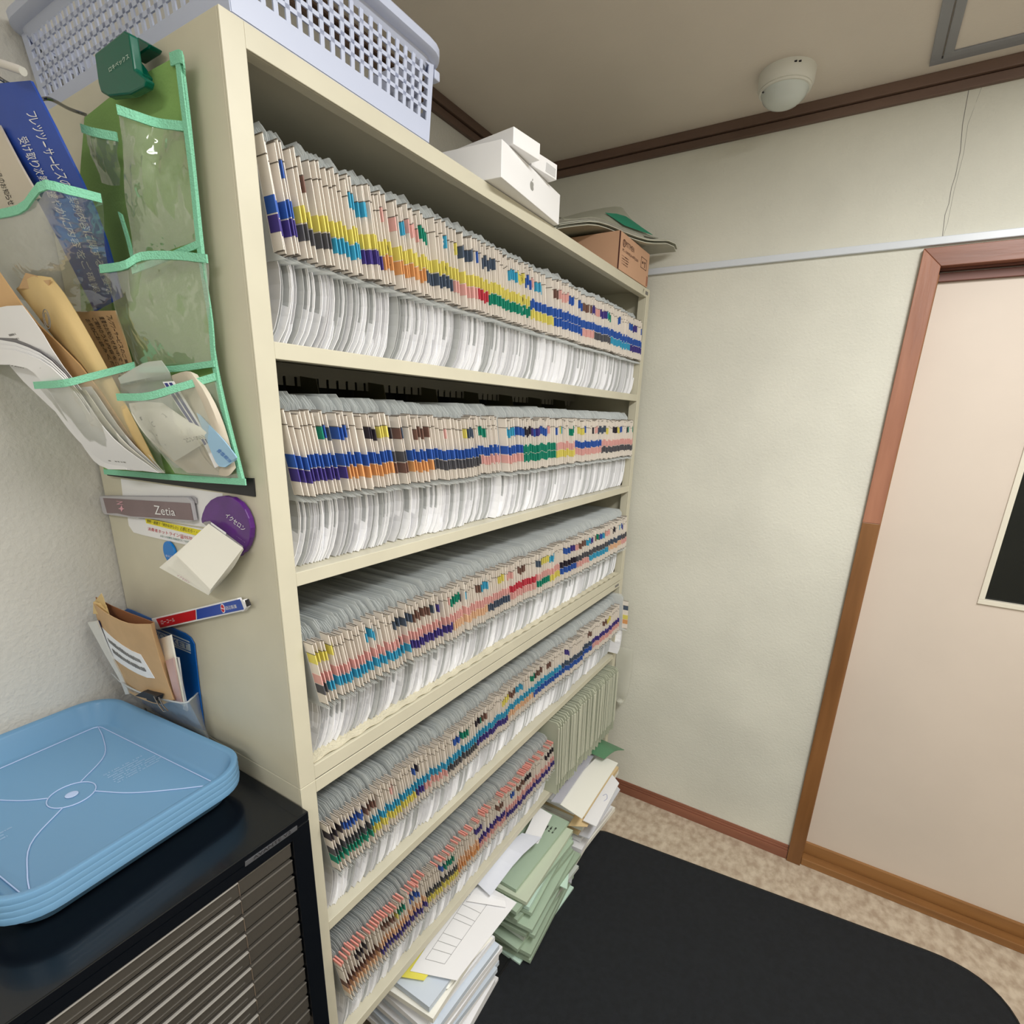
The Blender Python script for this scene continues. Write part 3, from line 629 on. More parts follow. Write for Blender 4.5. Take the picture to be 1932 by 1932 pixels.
for kx in range(12):
    z1 = zt - dz*kx; z0 = z1 - dz + .0015
    dr = MB().box(-.006, CX-.004, CY0+.022, -.036, z0+.004, z1-.002).build('drawer', M_clear, cab, bevel=.0015)
    MB().box(CX-.006, CX-.001, CY0+.022, -.1235, z1-.0028, z1-.0005).build('drawer_lip', mat('clear_lip', (150, 146, 140), .2), dr, bevel=.001)
    MB().box(CX-.006, CX-.003, -.1225, -.036, z1-.0035, z1-.001).build('drawer_lip', mat('clear_lip_dull', (92, 88, 82), .3), dr, bevel=.001)
    MB().box(CX-.0045, CX-.003, CY0+.03, -.135, z0+.012, z0+.013).build('label_ridge', mat('clear_lip_dull', (92, 88, 82), .3), dr)
    MB().box(CX-.006, CX-.003, -.1235, -.1225, z0+.004, z1-.004).build('divider_line', M_drawin, dr)
    bb = MB()
    for j in range(r.randint(3, 6)):
        zz = z0+.005+j*.0042; bb.box(-.30, -.012-.01*r.random(), CY0+.03+.05*r.random(), -.045-.05*r.random(), zz, zz+.0025)
    bb.build('stored_papers', M_drawin, dr)
MB().box(-.47, -.32, CY0+.022, -.036, .02, CT-.04).build('inner_back', M_cab, cab)
# trays
def tray_loop(ins_, z, n=8):
    hx, hy = .2135-ins_, .163-ins_; rr_ = max(.012, .06-ins_)
    return [(x, y, z) for x, y in rrect(-hx, hx, -hy, hy, rr_, n)]
tm = loft([tray_loop(.031, .0015), tray_loop(.026, .006), tray_loop(.011, .040), tray_loop(.008, .0425), tray_loop(.001, .0425), tray_loop(0, .041), tray_loop(.001, .032), tray_loop(.0025, .032), tray_loop(.0025, .040), tray_loop(.0095, .040), tray_loop(.0125, .0375), tray_loop(.028, .006), tray_loop(.033, .0032)])
nL = len(tray_loop(0, 0)); tot = 13
tm.f.append(tuple(range((tot-1)*nL, tot*nL))); tm.m.append(0); tm.f.append(tuple(range(nL))[::-1]); tm.m.append(0)
traym = tm.mesh('tray_body', M_tray, True)
names = ['bottom', 'second', 'third', 'top']
for kx in range(4):
    t = thing('plastic_tray', f'translucent blue plastic tray, {names[kx]} of the stack on the black cabinet' if kx not in (1, 2) else f'translucent blue plastic tray, {names[kx]} from the bottom of the stack', 'tray', (-.2815, -.2035, CT+.0006+.0092*kx), 'stacked blue plastic trays')
    t.rotation_euler = (0, 0, .09)
    o = child('tray_body', traym, t)
    try: traym.set_sharp_from_angle(angle=.9)
    except Exception: pass
    if kx == 3:
        z = .0042
        def ln(pts, closed=False, rr_=.0009):
            o = MB().tube([(x, y, z) for x, y in pts], rr_, 6, closed=closed).build('moulded_line', M_trayl); o.parent = t
        ln([p for p in rrect(-.172, .172, -.122, .122, .012, 4)], True)
        ln([(.030*math.cos(a), .030*math.sin(a)) for a in [math.pi*i/16 for i in range(32)]], True)
        o = MB().lathe([(.008, -.0005), (.0085, .0003), (.006, .0008)], (0, 0, z), 20).build('moulded_boss', M_trayl); o.parent = t
        for sx, sy in ((1, 1), (-1, 1), (-1, -1), (1, -1)):
            a0 = (sx*.021 if sx*sy > 0 else sx*.021, sy*.021)
            c = curve([Vector((a0[0], a0[1], 0)), Vector((sx*.062+ (.01 if sx*sy > 0 else -.0), sy*.062 - (.018 if sx*sy > 0 else -.014)*sy, 0)), Vector((sx*.12, sy*(.078 if sx*sy > 0 else .104), 0)), Vector((sx*.170, sy*.120, 0))], 14)
            ln([(v.x, v.y) for v in c])
        M_faint = mat('faint_moulding', (150, 184, 216), .4)
        for (cx_, cy_, w_, h_, rws, sd) in ((.0, .085, .075, .045, 7, 3), (.0, -.09, .03, .022, 3, 8)):
            q4 = [(cx_+a, cy_+c_, z-.001) for a, c_ in ((h_/2+.01, -w_/2), (h_/2+.01, w_/2), (-h_/2+.01, w_/2), (-h_/2+.01, -w_/2))]
            o = scribble(q4, M_faint, None, rws, .0004, 'moulded_text', sd); o.parent = t

# ---------------------------------------------------------------- things on the rack's side panel
def SQ(lst, d): return [S(u, v, d) for u, v in lst]
def z3(x, y): return (180 + x/6.0375, 920 + y/6.0375)
def slab(name, pts, d, th, m, parent=None, bevel=0):
    P = [S(u, v, d) for u, v in pts]; return MB().prism(P, (0, -th, 0)).build(name, m, parent, bevel=bevel)
# black magnetic bar, white sheet under it
ms = slab('magnetic_bar', [(203, 893), (480, 902), (483, 937), (205, 897)][::1], .0004, .002, M_blk); ms.data.materials[0] = mat('black_magnet', (30, 31, 34), .5)
tag(ms, 'thin black magnetic bar across the rack side below the green organizer', 'magnet')
o = slab('white_sheet', [(228, 903), (420, 931), (425, 1000), (236, 972)], .0002, .0003, M_whitep)
tag(o, 'plain white sheet hanging on the rack side under the black magnetic bar', 'paper')
# hotline sticker
o = thing('magnet_sticker', 'white and yellow hotline magnet sheet with red Japanese print on the rack side', 'magnet', S(310, 1000, .001))
slab('backing', [z3(370, 325), z3(1245, 470), z3(1190, 640), z3(1060, 655), z3(545, 540), z3(440, 510), z3(385, 430)], .0008, .0008, M_whitep, o)
slab('yellow_band', [z3(565, 345), z3(1205, 485), z3(1185, 555), z3(580, 405)], .0018, .0002, mat('band_yellow', (236, 222, 30), .5), o)
text_on('契約・勧誘で「何かおかしい」と感じたら・・・', SQ([z3(585, 396), z3(1185, 535), z3(1195, 492), z3(590, 362)], .0022), M_blk, o, .0003)
text_on('消費者ホットライン☎0570-', SQ([z3(600, 490), z3(1115, 610), z3(1120, 560), z3(598, 448)], .0018), M_red, o, .0003)
text_on('お近くの消費生活相談窓口につながり', SQ([z3(740, 560), z3(1080, 635), z3(1085, 610), z3(742, 537)], .0018), mat('teal_print', (40, 110, 96), .6), o, .0003)
# bag clip "Zetia"
o = thing('magnetic_clip', 'long mauve and silver magnetic clip with white Zetia lettering on the rack side', 'clip', S(280, 960, .01))
slab('clip_body', [z3(85, 95), z3(1090, 105), z3(1130, 150), z3(1168, 370), z3(1120, 385), z3(380, 330), z3(150, 300), z3(120, 270)], .004, .006, mat('silver_plastic', (186, 184, 190), .3), o, .001)
slab('face_plate', [z3(88, 118), z3(1080, 178), z3(1118, 372), z3(400, 325), z3(250, 292), z3(135, 290)], .0105, .0004, mat('mauve_face', (128, 108, 112), .3, var=.1, vscale=20), o)
text_on('Zetia', SQ([z3(680, 305), z3(915, 322), z3(900, 235), z3(665, 200)], .0112), M_whitep, o, .0003)
text_on('Z', SQ([z3(240, 190), z3(320, 195), z3(318, 160), z3(238, 150)], .0112), mat('pink_print', (226, 170, 184), .4), o, .0003)
slab('pink_star', [z3(298, 200), z3(312, 235), z3(335, 240), z3(312, 248), z3(300, 275), z3(288, 248), z3(260, 238), z3(285, 232)], .0112, .0003, mat('pink_print', (226, 170, 184), .4), o)
slab('rear_jaw', [z3(92, 88), z3(1110, 95), z3(1150, 115), z3(1160, 180), z3(1090, 150), z3(90, 110)], .0025, .0012, mat('clear_jaw', (196, 194, 200), .2, alpha=.7), o)
# blue round magnet
o = thing('round_magnet', 'round blue magnet partly covered by the memo pad on the rack side', 'magnet', S(325, 1044, 0))
c = S(*z3(874, 735), 0)
MB().prism([c + Vector((.0195*math.cos(a), -.001, .0195*math.sin(a))) for a in [math.pi*i/16 for i in range(32)]], (0, -.004, 0)).build('disc', mat('magnet_blue', (0, 122, 206), .3), o, bevel=.001)
text_on('セロエイ', SQ([z3(800, 785), z3(900, 805), z3(905, 782), z3(800, 760)], .0056), M_whitep, o, .0002)
# purple clip and memo pad
o = thing('memo_clip', 'purple half-round magnetic clip with white イクセロン lettering holding a memo pad', 'clip', S(430, 990, 0))
arc = [(1262, 350), (1275, 290), (1310, 205), (1370, 135), (1440, 98), (1530, 86), (1620, 105), (1700, 160), (1760, 240), (1805, 340), (1828, 450), (1820, 560), (1790, 650), (1748, 725), (1725, 742), (1712, 738), (1690, 775), (1662, 770), (1668, 735), (1700, 690), (1310, 375), (1280, 405), (1266, 385)]
slab('clip_face', [z3(*a) for a in arc], .002, .008, M_purple, o, .0015)
slab('clip_jaw', [z3(1300, 392), z3(1320, 378), z3(1700, 668), z3(1690, 700)], .008, .010, mat('jaw_grey', (158, 156, 150), .4), o)
slab('jaw_plate', [z3(1320, 395), z3(1490, 515), z3(1485, 535), z3(1320, 412)], .0182, .0006, M_whitep, o)
text_on('イクセロン', SQ([z3(1478, 330), z3(1690, 500), z3(1718, 450), z3(1505, 282)], .0102), M_whitep, o, .0004)
text_on('ノバルティス', SQ([z3(1605, 555), z3(1705, 630), z3(1708, 622), z3(1608, 547)], .0102), mat('lilac_print', (170, 140, 190), .4), o, .0003)
o = thing('memo_pad', 'white memo sheets curling outward, held under the purple clip on the rack side', 'memo pad', S(390, 1050, .02))
pads = [([(1300, 400), (1690, 700)], [(1110, 580), (1570, 850)], [(730, 910), (1290, 1225)], .006),
        ([(1298, 410), (1688, 700)], [(1090, 640), (1540, 950)], [(812, 875), (1295, 1215)], .010)]
for i, (a, c_, e, dd) in enumerate(pads):
    MB().sheet(patch([[S(*z3(*a[0]), dd), S(*z3(*a[1]), dd)], [S(*z3(*c_[0]), dd+.010), S(*z3(*c_[1]), dd+.010)], [S(*z3(*e[0]), dd+.018), S(*z3(*e[1]), dd+.018)]], 8, 4), .0008).build('memo_sheet', M_offw, o, smooth=True)
for i in range(6):
    dd = .0125 + .0014*i; k_ = i/5
    a, e = [(1292, 418-6*k_), (1682, 702-14*k_)], [(905+3*i, 774-2*i), (1300+3*i, 1200-8*i)]
    MB().sheet(patch([[S(*z3(*a[0]), dd), S(*z3(*a[1]), dd)], [S(*z3(1130, 560), dd+.008), S(*z3(1570-10*i, 900), dd+.008)], [S(*z3(*e[0]), dd+.020), S(*z3(*e[1]), dd+.020)]], 8, 4), .0007).build('memo_sheet', M_offw, o, smooth=True)
text_on('イクセロン', SQ([z3(925, 1005), z3(1070, 1092), z3(1080, 1075), z3(940, 985)], .0318), M_mag, o, .0003)
# red and blue strip clip
z4 = lambda x, y: (150 + x/5.682, 1100 + y/5.682)
o = thing('magnetic_clip', 'slim red and blue magnetic clip with white ローコール lettering, tilted on the rack side', 'clip', S(380, 1158, 0))
slab('clip_body', [z4(812, 372), z4(1738, 150), z4(1750, 180), z4(1800, 165), z4(1812, 190), z4(1838, 245), z4(1800, 292), z4(1775, 292), z4(870, 490)], .003, .007, M_whitep, o, .001)
slab('red_panel', [z4(822, 385), z4(1243, 287), z4(1248, 392), z4(868, 478)], .0104, .0003, mat('clip_red', (196, 24, 38), .35), o)
slab('blue_panel', [z4(1254, 284), z4(1720, 172), z4(1762, 282), z4(1260, 390)], .0104, .0003, mat('clip_blue', (30, 74, 170), .35), o)
slab('black_tip', [z4(1785, 182), z4(1815, 170), z4(1842, 235), z4(1805, 252)], .0095, .002, M_blk, o)
text_on('ローコール', SQ([z4(882, 445), z4(1025, 412), z4(1015, 372), z4(872, 402)], .0108), M_whitep, o, .0003)
text_on('田辺製薬', SQ([z4(1575, 290), z4(1692, 268), z4(1680, 228), z4(1563, 250)], .0108), M_whitep, o, .0003)
c = S(*z4(1538, 272), .0108)
MB().prism([c + Vector((.0058*math.cos(a), 0, .0075*math.sin(a))) for a in [math.pi*i/10 for i in range(20)]], (0, -.0003, 0)).build('emblem_ring', M_whitep, o)
MB().prism([c + Vector((.0045*math.cos(a), -.0004, .0062*math.sin(a))) for a in [math.pi*i/10 for i in range(20)]], (0, -.0002, 0)).build('emblem_disc', M_red, o)
MB().box(c.x-.0048, c.x+.0048, c.y-.0009, c.y-.0007, c.z-.0006, c.z+.0006).build('emblem_bar', M_whitep, o)
# scratches on the panel: small paint loss marks
for pts in ([(432, 300), (442, 310), (440, 322)], [(424, 362), (432, 368), (440, 370)], [(440, 420), (447, 425)]):
    pass

# blue POCKET holder
o = thing('pocket_holder', 'blue plastic document pocket with white lettering hanging low on the rack side', 'document holder', S(310, 1280, 0))
slab('back_plate', [z4(495, 290), z4(520, 272), z4(560, 285), z4(1140, 535), z4(1200, 580), z4(1240, 650), z4(1290, 1100), z4(1352, 1580), z4(900, 1420), z4(560, 1200)], .001, .002, M_pblue, o, .0006)
slab('light_band', [z4(780, 455), z4(1175, 625), z4(1180, 640), z4(782, 470)], .0032, .0002, mat('pale_band', (196, 216, 230), .4), o)
slab('light_panel', [z4(800, 500), z4(1184, 655), z4(1193, 732), z4(808, 585)], .0032, .0002, mat('pale_band', (196, 216, 230), .4), o)
slab('light_band', [z4(890, 618), z4(1192, 745), z4(1194, 757), z4(892, 630)], .0032, .0002, mat('pale_band', (196, 216, 230), .4), o)
text_on('POCKET', SQ([z4(812, 572), z4(1168, 712), z4(1160, 655), z4(806, 508)], .0036), M_pblue, o, .0003)
ft = [S(*z4(345, 965), .050), S(*z4(470, 1080), .056), S(*z4(700, 1190), .054), S(*z4(1090, 1285), .044), S(*z4(1200, 1240), .03), S(*z4(1265, 1180), .004)]
fb = [Vector((p_.x+.002, p_.y*.45, 1.0)) for p_ in ft]
pf = MB().sheet([curve(ft, 14), [(a*.5+c_*.5) for a, c_ in zip(curve(ft, 14), curve(fb, 14))], curve(fb, 14)], .0015).build('clear_front', M_film2, o, smooth=True)
MB().tube(curve(ft, 20), .0016, 6).build('front_rim', mat('clear_rim', (205, 212, 216), .15, alpha=.7), o, smooth=True)
# binder clip on the pocket front
bc = thing('binder_clip', 'small black binder clip on the rim of the blue document pocket', 'clip', S(*z4(800, 1200), .058))
slab('clip_body', [z4(668, 1182), z4(760, 1130), z4(908, 1185), z4(895, 1232), z4(820, 1215)], .052, .012, M_blk, bc, .001)
MB().tube([S(*z4(800, 1215), .064), S(*z4(850, 1310), .066), S(*z4(905, 1378), .067), S(*z4(950, 1372), .066), S(*z4(900, 1320), .065), S(*z4(850, 1225), .064)], .0012, 6).build('wire_handle', M_chrome, bc)
slab('lower_jaw', [z4(730, 1232), z4(885, 1265), z4(890, 1292), z4(800, 1275), z4(735, 1250)], .060, .002, M_blk, bc)
# brown envelope in it
en = thing('kraft_envelope', 'torn brown kraft envelope with a white address label in the blue pocket', 'envelope', S(260, 1290, .05))
fr_ = [[(150, 215), (300, 330), (520, 430), (760, 440)], [(205, 420), (360, 520), (560, 585), (790, 560)], [(330, 780), (480, 860), (700, 930), (880, 870)], [(470, 1130), (640, 1230), (860, 1300), (1010, 1250)]]
dd = [.070, .066, .056, .044]
F = patch([[S(*z4(*q_), d_ + (.006 if 0 < j < 3 else 0)) for j, q_ in enumerate(r_)] for r_, d_ in zip(fr_, dd)], 12, 9)
MB().sheet(F, .0012).build('front_face', M_kraft, en, smooth=True)
F2 = patch([[S(*z4(*q_), d_) for q_ in r_] for r_, d_ in zip([[(175, 150), (340, 240), (560, 330), (800, 420)], [(230, 420), (400, 500), (600, 560), (830, 560)], [(360, 780), (520, 850), (740, 900), (930, 870)], [(490, 1130), (660, 1230), (880, 1290), (1050, 1275)]], [.054, .050, .042, .032])], 10, 6)
MB().sheet(F2, .001).build('rear_face', mat('kraft_inside', (150, 98, 62), .8), en, smooth=True)
E = [[F[i][-1], F[i][-1]*.5 + F2[int(i*10/12)][-1]*.5, F2[int(i*10/12)][-1]] for i in range(13)]
MB().sheet(E, .0008).build('side_gusset', M_kraft, en, smooth=True)
MB().sheet(patch([[S(*z4(150, 200), .070), S(*z4(290, 235), .060)], [S(*z4(150, 330), .071), S(*z4(320, 340), .068)]], 4, 4), .001).build('torn_flap', M_kraft2, en)
MB().prism([S(*z4(*q_), .064) for q_ in ((150, 215), (238, 110), (262, 160), (300, 300), (190, 330))], (0, -.0008, 0)).build('torn_corner', M_kraft2, en)
OFF = Vector((0, -.0012, 0)); LC = [(.665, .13), (.76, .80), (.52, .72), (.36, .06)]
def lab_pt(a, c):
    e0 = [LC[3][k]*(1-c)+LC[2][k]*c for k in (0, 1)]; e1 = [LC[0][k]*(1-c)+LC[1][k]*c for k in (0, 1)]; return along(F, e0[0]*(1-a)+e1[0]*a, e0[1]*(1-a)+e1[1]*a) + OFF
lq = [lab_pt(1, 0), lab_pt(1, 1), lab_pt(0, 1), lab_pt(0, 0)]
MB().sheet([[lab_pt(i/5, j/5) for j in range(6)] for i in range(6)], .0006).build('address_label', M_whitep, en)
mb = MB(); r = random.Random(5)
for a0, a1 in ((.22, .40), (.56, .74)):
    c_ = .10
    while c_ < .88:
        w_ = .02 + .025*r.random(); mb.add([lab_pt(a1, c_)+OFF*.5, lab_pt(a1, c_+w_)+OFF*.5, lab_pt(a0+.05*r.random(), c_+w_)+OFF*.5, lab_pt(a0+.05*r.random(), c_)+OFF*.5], [(0, 1, 2, 3)]); c_ += w_ + .012
mb.build('printed_text', M_grey, en)
nb = thing('notebook', 'thin white and navy notebook standing behind the kraft envelope, nearest the wall', 'notebook', S(200, 1230, .09))
nbp = patch([[S(*z4(95, 420), .076), S(*z4(190, 405), .074)], [S(*z4(280, 760), .066), S(*z4(330, 745), .064)], [S(*z4(430, 1020), .056), S(*z4(470, 1010), .054)], [S(*z4(500, 1190), .050), S(*z4(540, 1185), .048)]], 8, 2)
MB().sheet(nbp, .003).build('cover', mat('notebook_white', (214, 212, 206), .5), nb)
MB().sheet([[a + Vector((-.005, .004, -.002)) for a in r_] for r_ in nbp], .002).build('navy_edge', mat('notebook_navy', (58, 62, 110), .5), nb)
for i, (lab, tl_, tr_, br_, bl_, m_, d0, d1) in enumerate([
    ('folded white booklet standing just right of the kraft envelope in the pocket', (850, 600), (980, 555), (1130, 1320), (1060, 1270), M_offw, .042, .030),
    ('pink-edged leaflet pressed between booklet and envelope in the pocket', (930, 830), (1010, 800), (1100, 1300), (1040, 1270), mat('pink_leaflet', (200, 168, 164), .6), .046, .035),
    ('narrow white leaflet closest to the blue back plate of the pocket', (1035, 795), (1062, 800), (1160, 1370), (1120, 1350), M_whitep, .026, .018)]):
    t = thing('leaflet', lab, 'leaflet', S(330, 1300, .04))
    MB().sheet(patch([[S(*z4(*tl_), d0), S(*z4(*tr_), d0)], [S(*z4(tl_[0]*.5+bl_[0]*.5, tl_[1]*.5+bl_[1]*.5), d0*.55+d1*.45+.004), S(*z4(tr_[0]*.5+br_[0]*.5, tr_[1]*.5+br_[1]*.5), d0*.55+d1*.45)], [S(*z4(*bl_), d1), S(*z4(*br_), d1)]], 8, 4), .003).build('pages', m_, t, smooth=False)
    MB().sheet([[S(*z4(tr_[0], tr_[1]), d0-.002), S(*z4(tr_[0]+6, tr_[1]+4), d0-.004)], [S(*z4(*br_), d1-.002), S(*z4(br_[0]+6, br_[1]), d1-.004)]], .0008).build('cover_edge', M_grey, t)

# ---------------------------------------------------------------- green hanging organizer
og = thing('hanging_organizer', 'green cloth organizer with clear pockets and mint binding clipped to the rack side', 'organizer', S(350, 500, .01))
bkp = patch([[S(160, 222, .016), S(240, 160, .016), S(338, 104, .016)], [S(150, 400, .012), S(260, 400, .010), S(372, 400, .012)], [S(160, 690, .010), S(290, 680, .010), S(404, 660, .012)], [S(198, 893, .010), S(330, 905, .010), S(464, 914, .010)]], 12, 8)
MB().sheet(bkp, .001).build('back_cloth', M_green, og, smooth=True)
def ribbon(pts, w, off=(0, -.001, 0), name='binding', n=16, th=.0018, flat=None):
    """binding tape: flat band following a line of points, hanging w below it"""
    c = curve(pts, n); rows = [[p_ + Vector(off), p_ + Vector(off) + (Vector(flat) if flat else Vector((0, 0, -1)))*w] for p_ in c]
    return MB().sheet(rows, th).build(name, M_mint, og, smooth=False)
ribbon([S(340, 100, .018), S(352, 200, .02), S(368, 330, .018), S(382, 470, .018), S(402, 600, .016), S(410, 690, .016), S(430, 790, .018), S(462, 914, .012)], .009, flat=(-1, 0, 0), n=24)
ribbon([S(344, 98, .0155), S(360, 230, .0155), S(385, 470, .0155), S(411, 690, .014), S(464, 914, .010)], .003, flat=(0, -1, 0), n=24, off=(0, 0, 0))
ribbon([S(197, 885, .012), S(330, 895, .016), S(464, 903, .014)], .009)
ribbon([S(322, 101, .018), S(345, 97, .019), S(347, 140, .012)], .012, n=8)
def pocket(top, bot, bulge=.012, label=None, tape=.0085, nu=10, mfilm=None):
    T = curve(top, 14); B_ = curve(bot, 14); rows = []
    for i in range(nu+1):
        t_ = i/nu; rows.append([a*(1-t_)+c_*t_ + Vector((0, -bulge*math.sin(math.pi*min(1, t_*1.05))*math.sin(math.pi*j/14) + .0022*math.sin(j*1.9+t_*9)*math.sin(math.pi*t_), 0)) for j, (a, c_) in enumerate(zip(T, B_))])
    pk = MB().sheet(rows, .0006).build('pocket_film', mfilm or M_film, og, smooth=True)
    rws = [[p_ + Vector((0, -.0012, .001)), p_ + Vector((0, -.0012, -tape))] for p_ in T]
    o_ = MB().sheet(rws, .002).build('pocket_binding', M_mint, og)
    return pk
# right column
pocket([S(222, 200, .065), S(262, 214, .05), S(300, 226, .03), S(350, 232, .018)], [S(252, 498, .03), S(300, 480, .022), S(340, 465, .018), S(380, 452, .016)], .016)
ribbon([S(225, 400, .035), S(240, 450, .032), S(252, 500, .028)], .014, flat=(.6, 0, -.3), n=6)
ribbon([S(250, 505, .026), S(310, 482, .022), S(380, 452, .018)], .008, n=8)
pocket([S(190, 502, .065), S(235, 495, .06), S(268, 478, .045), S(330, 476, .028), S(392, 482, .018)], [S(258, 698, .03), S(300, 696, .024), S(350, 690, .02), S(404, 684, .016)], .014)
ribbon([S(258, 692, .030), S(330, 690, .024), S(405, 680, .018)], .008, n=8)
pocket([S(222, 744, .075), S(280, 742, .065), S(340, 725, .045), S(408, 705, .018)], [S(330, 893, .03), S(370, 897, .024), S(420, 901, .018), S(455, 904, .014)], .014, nu=8)
# left column
pocket([S(155, 236, .05), S(180, 244, .05), S(222, 252, .04)], [S(192, 345, .03), S(210, 350, .03), S(226, 350, .028)], .006, nu=6)
pocket([S(-60, 410, .12), S(0, 398, .125), S(45, 385, .125), S(80, 344, .122), S(130, 352, .105), S(192, 368, .075)], [S(20, 560, .07), S(60, 570, .07), S(110, 580, .06), S(150, 588, .05), S(180, 588, .035), S(212, 590, .024)], .012)
pocket([S(66, 722, .115), S(120, 718, .11), S(170, 706, .085), S(255, 684, .035)], [S(196, 882, .04), S(240, 885, .034), S(280, 890, .028), S(312, 893, .022)], .019)

# green magnetic clip at the top, wire hook on the left
o = thing('magnetic_clip', 'dark green plastic clip with pale lettering gripping the top of the green organizer', 'clip', S(245, 130, .02))
slab('front_jaw', [(196, 110), (252, 67), (262, 72), (272, 140), (294, 158), (290, 172), (262, 186), (222, 190), (208, 182), (203, 165)], .030, .010, M_teal, o, .002)
slab('rear_jaw', [(266, 92), (284, 83), (308, 97), (304, 104), (276, 122), (268, 118)], .006, .014, M_teal, o, .0015)
slab('grip_bar', [(262, 110), (292, 150), (290, 165), (262, 160)], .014, .016, M_teal, o, .001)
text_on('ロキベックス', SQ([(207, 137), (245, 110), (242, 101), (205, 128)], .0405), mat('pale_print', (196, 222, 208), .5), o, .0003)
o = thing('wire_hook', 'bent chrome wire hook with a white tip sticking out of the rack side', 'hook', S(160, 215, 0))
MB().tube(curve([S(163, 217, .0), S(130, 205, .02), S(95, 187, .05), S(70, 186, .06), S(30, 165, .085), S(0, 148, .10), S(-40, 115, .115), S(-40, 95, .12), S(-5, 118, .118)], 40), .0022, 8).build('wire', M_chrome, o, smooth=True)
MB().tube([S(-5, 118, .118), S(5, 121, .117), S(38, 132, .113), S(44, 135, .112)], .0042, 10).build('white_tip', mat('tip_white', (214, 210, 204), .4), o, smooth=True)

# things in the organizer
def card(name, label, cat, rows, th, m, nu=8, nv=6, smooth=True, part='sheet', group=None):
    P = patch([[S(*q_) for q_ in r_] for r_ in rows], nu, nv); c = P[len(P)//2][len(P[0])//2]
    t = thing(name, label, cat, c, group); MB().sheet(P, th).build(part, m, t, smooth=smooth); return t, P
t, P = card('blue_envelope', 'long blue envelope with white Japanese text in the upper left organizer pocket', 'envelope', [[(-20, 160, .105), (60, 153, .095)], [(20, 290, .10), (120, 270, .085)], [(85, 400, .078), (190, 420, .055)], [(180, 588, .035), (232, 560, .022)]], .003, M_blue)
def text_strip(body, P, a0, a1, c0, c1, m, parent, off=.0022):
    """text laid along the sheet's length, one letter at a time so that it follows the bend"""
    n = len(body)
    for i, ch in enumerate(body):
        if ch in '　 ': continue
        s0, s1 = a0+(a1-a0)*i/n, a0+(a1-a0)*(i+.86)/n
        if ch in 'ー・-': c0_, c1_ = (c0*.62+c1*.38), (c0*.45+c1*.55)
        else: c0_, c1_ = c0, c1
        text_on(ch, [along(P, s0, c0_), along(P, s1, c0_), along(P, s1, c1_), along(P, s0, c1_)], m, parent, off)
text_strip('フレッツ・サービスのご契約内容に関する重要な', P, .16, .97, .62, .80, M_whitep, t)
text_strip('受け取り次第、速やかに内容をご確認', P, .27, .95, .28, .46, M_whitep, t)
t, P = card('pale_envelope', 'beige envelope with black print left of the blue one in the organizer', 'envelope', [[(-60, 250, .115), (0, 236, .108)], [(-30, 320, .110), (40, 312, .102)], [(0, 400, .10), (76, 374, .094)]], .0025, mat('beige_envelope', (206, 196, 180), .6))
text_strip('新重要品のお知らせ', P, .35, .98, .30, .44, M_blk, t, .0018)
t, P = card('rolled_envelope', 'rolled pale kraft envelope with a torn end standing in the lower left pocket', 'envelope', [[(32, 545, .09), (62, 522, .098), (98, 524, .09)], [(75, 600, .086), (105, 585, .096), (132, 570, .086)], [(150, 700, .066), (170, 690, .078), (195, 680, .066)], [(276, 880, .03), (288, 882, .034), (300, 884, .03)]], .002, M_kraft2, 12, 8)
MB().prism([S(*q_) for q_ in ((36, 545, .095), (50, 515, .098), (70, 520, .098), (78, 530, .096), (96, 528, .094), (92, 545, .095))], (0, -.001, 0)).build('torn_end', M_kraft, t)
c = S(95, 603, .1)
MB().tube([c + Vector((.010*math.cos(a), -.004, .012*math.sin(a))) for a in [math.pi*i/9 for i in range(18)]], .0006, 4, closed=True).build('round_stamp', M_grey, t)
MB().tube([c + Vector((.006*math.cos(a), -.004, .008*math.sin(a))) for a in [math.pi*i/9 for i in range(18)]], .0005, 4, closed=True).build('round_stamp', M_grey, t)
t, P = card('brown_envelope', 'flat brown envelope with black Japanese print behind the rolled kraft one', 'envelope', [[(124, 588, .045), (218, 586, .035)], [(165, 645, .043), (238, 645, .033)], [(230, 740, .036), (262, 730, .028)]], .0015, M_kraft, smooth=False)
for i, bd in enumerate(('フレッツ・サービスのご案内です', '重要なお知らせ在中ですので', 'ご開封のうえ内容をご確認', 'お早めにお読みください')):
    text_strip(bd, P, .08+.02*i, .92, .80-.16*i, .90-.16*i, M_blk, t, .0012)
t, P = card('orange_envelope', 'orange-tinted kraft envelope at the far left of the lower organizer pocket', 'envelope', [[(-50, 530, .112), (-5, 508, .11)], [(0, 600, .10), (62, 600, .096)], [(110, 720, .08), (165, 705, .076)], [(250, 880, .036), (285, 880, .034)]], .002, mat('orange_kraft', (224, 184, 134), .65))
t, P = card('white_document', 'white letter with small grey print in front of the orange envelope', 'paper', [[(-40, 600, .118), (0, 580, .116), (42, 576, .112)], [(-20, 640, .114), (40, 630, .112), (76, 622, .108)], [(60, 735, .10), (100, 722, .098), (132, 708, .092)], [(230, 885, .044), (255, 888, .042), (280, 888, .04)]], .001, M_whitep)
scribble([along(P, .5, .35), along(P, .5, .8), along(P, .30, .75), along(P, .30, .3)], M_grey, t, 5, .001, seed=9)
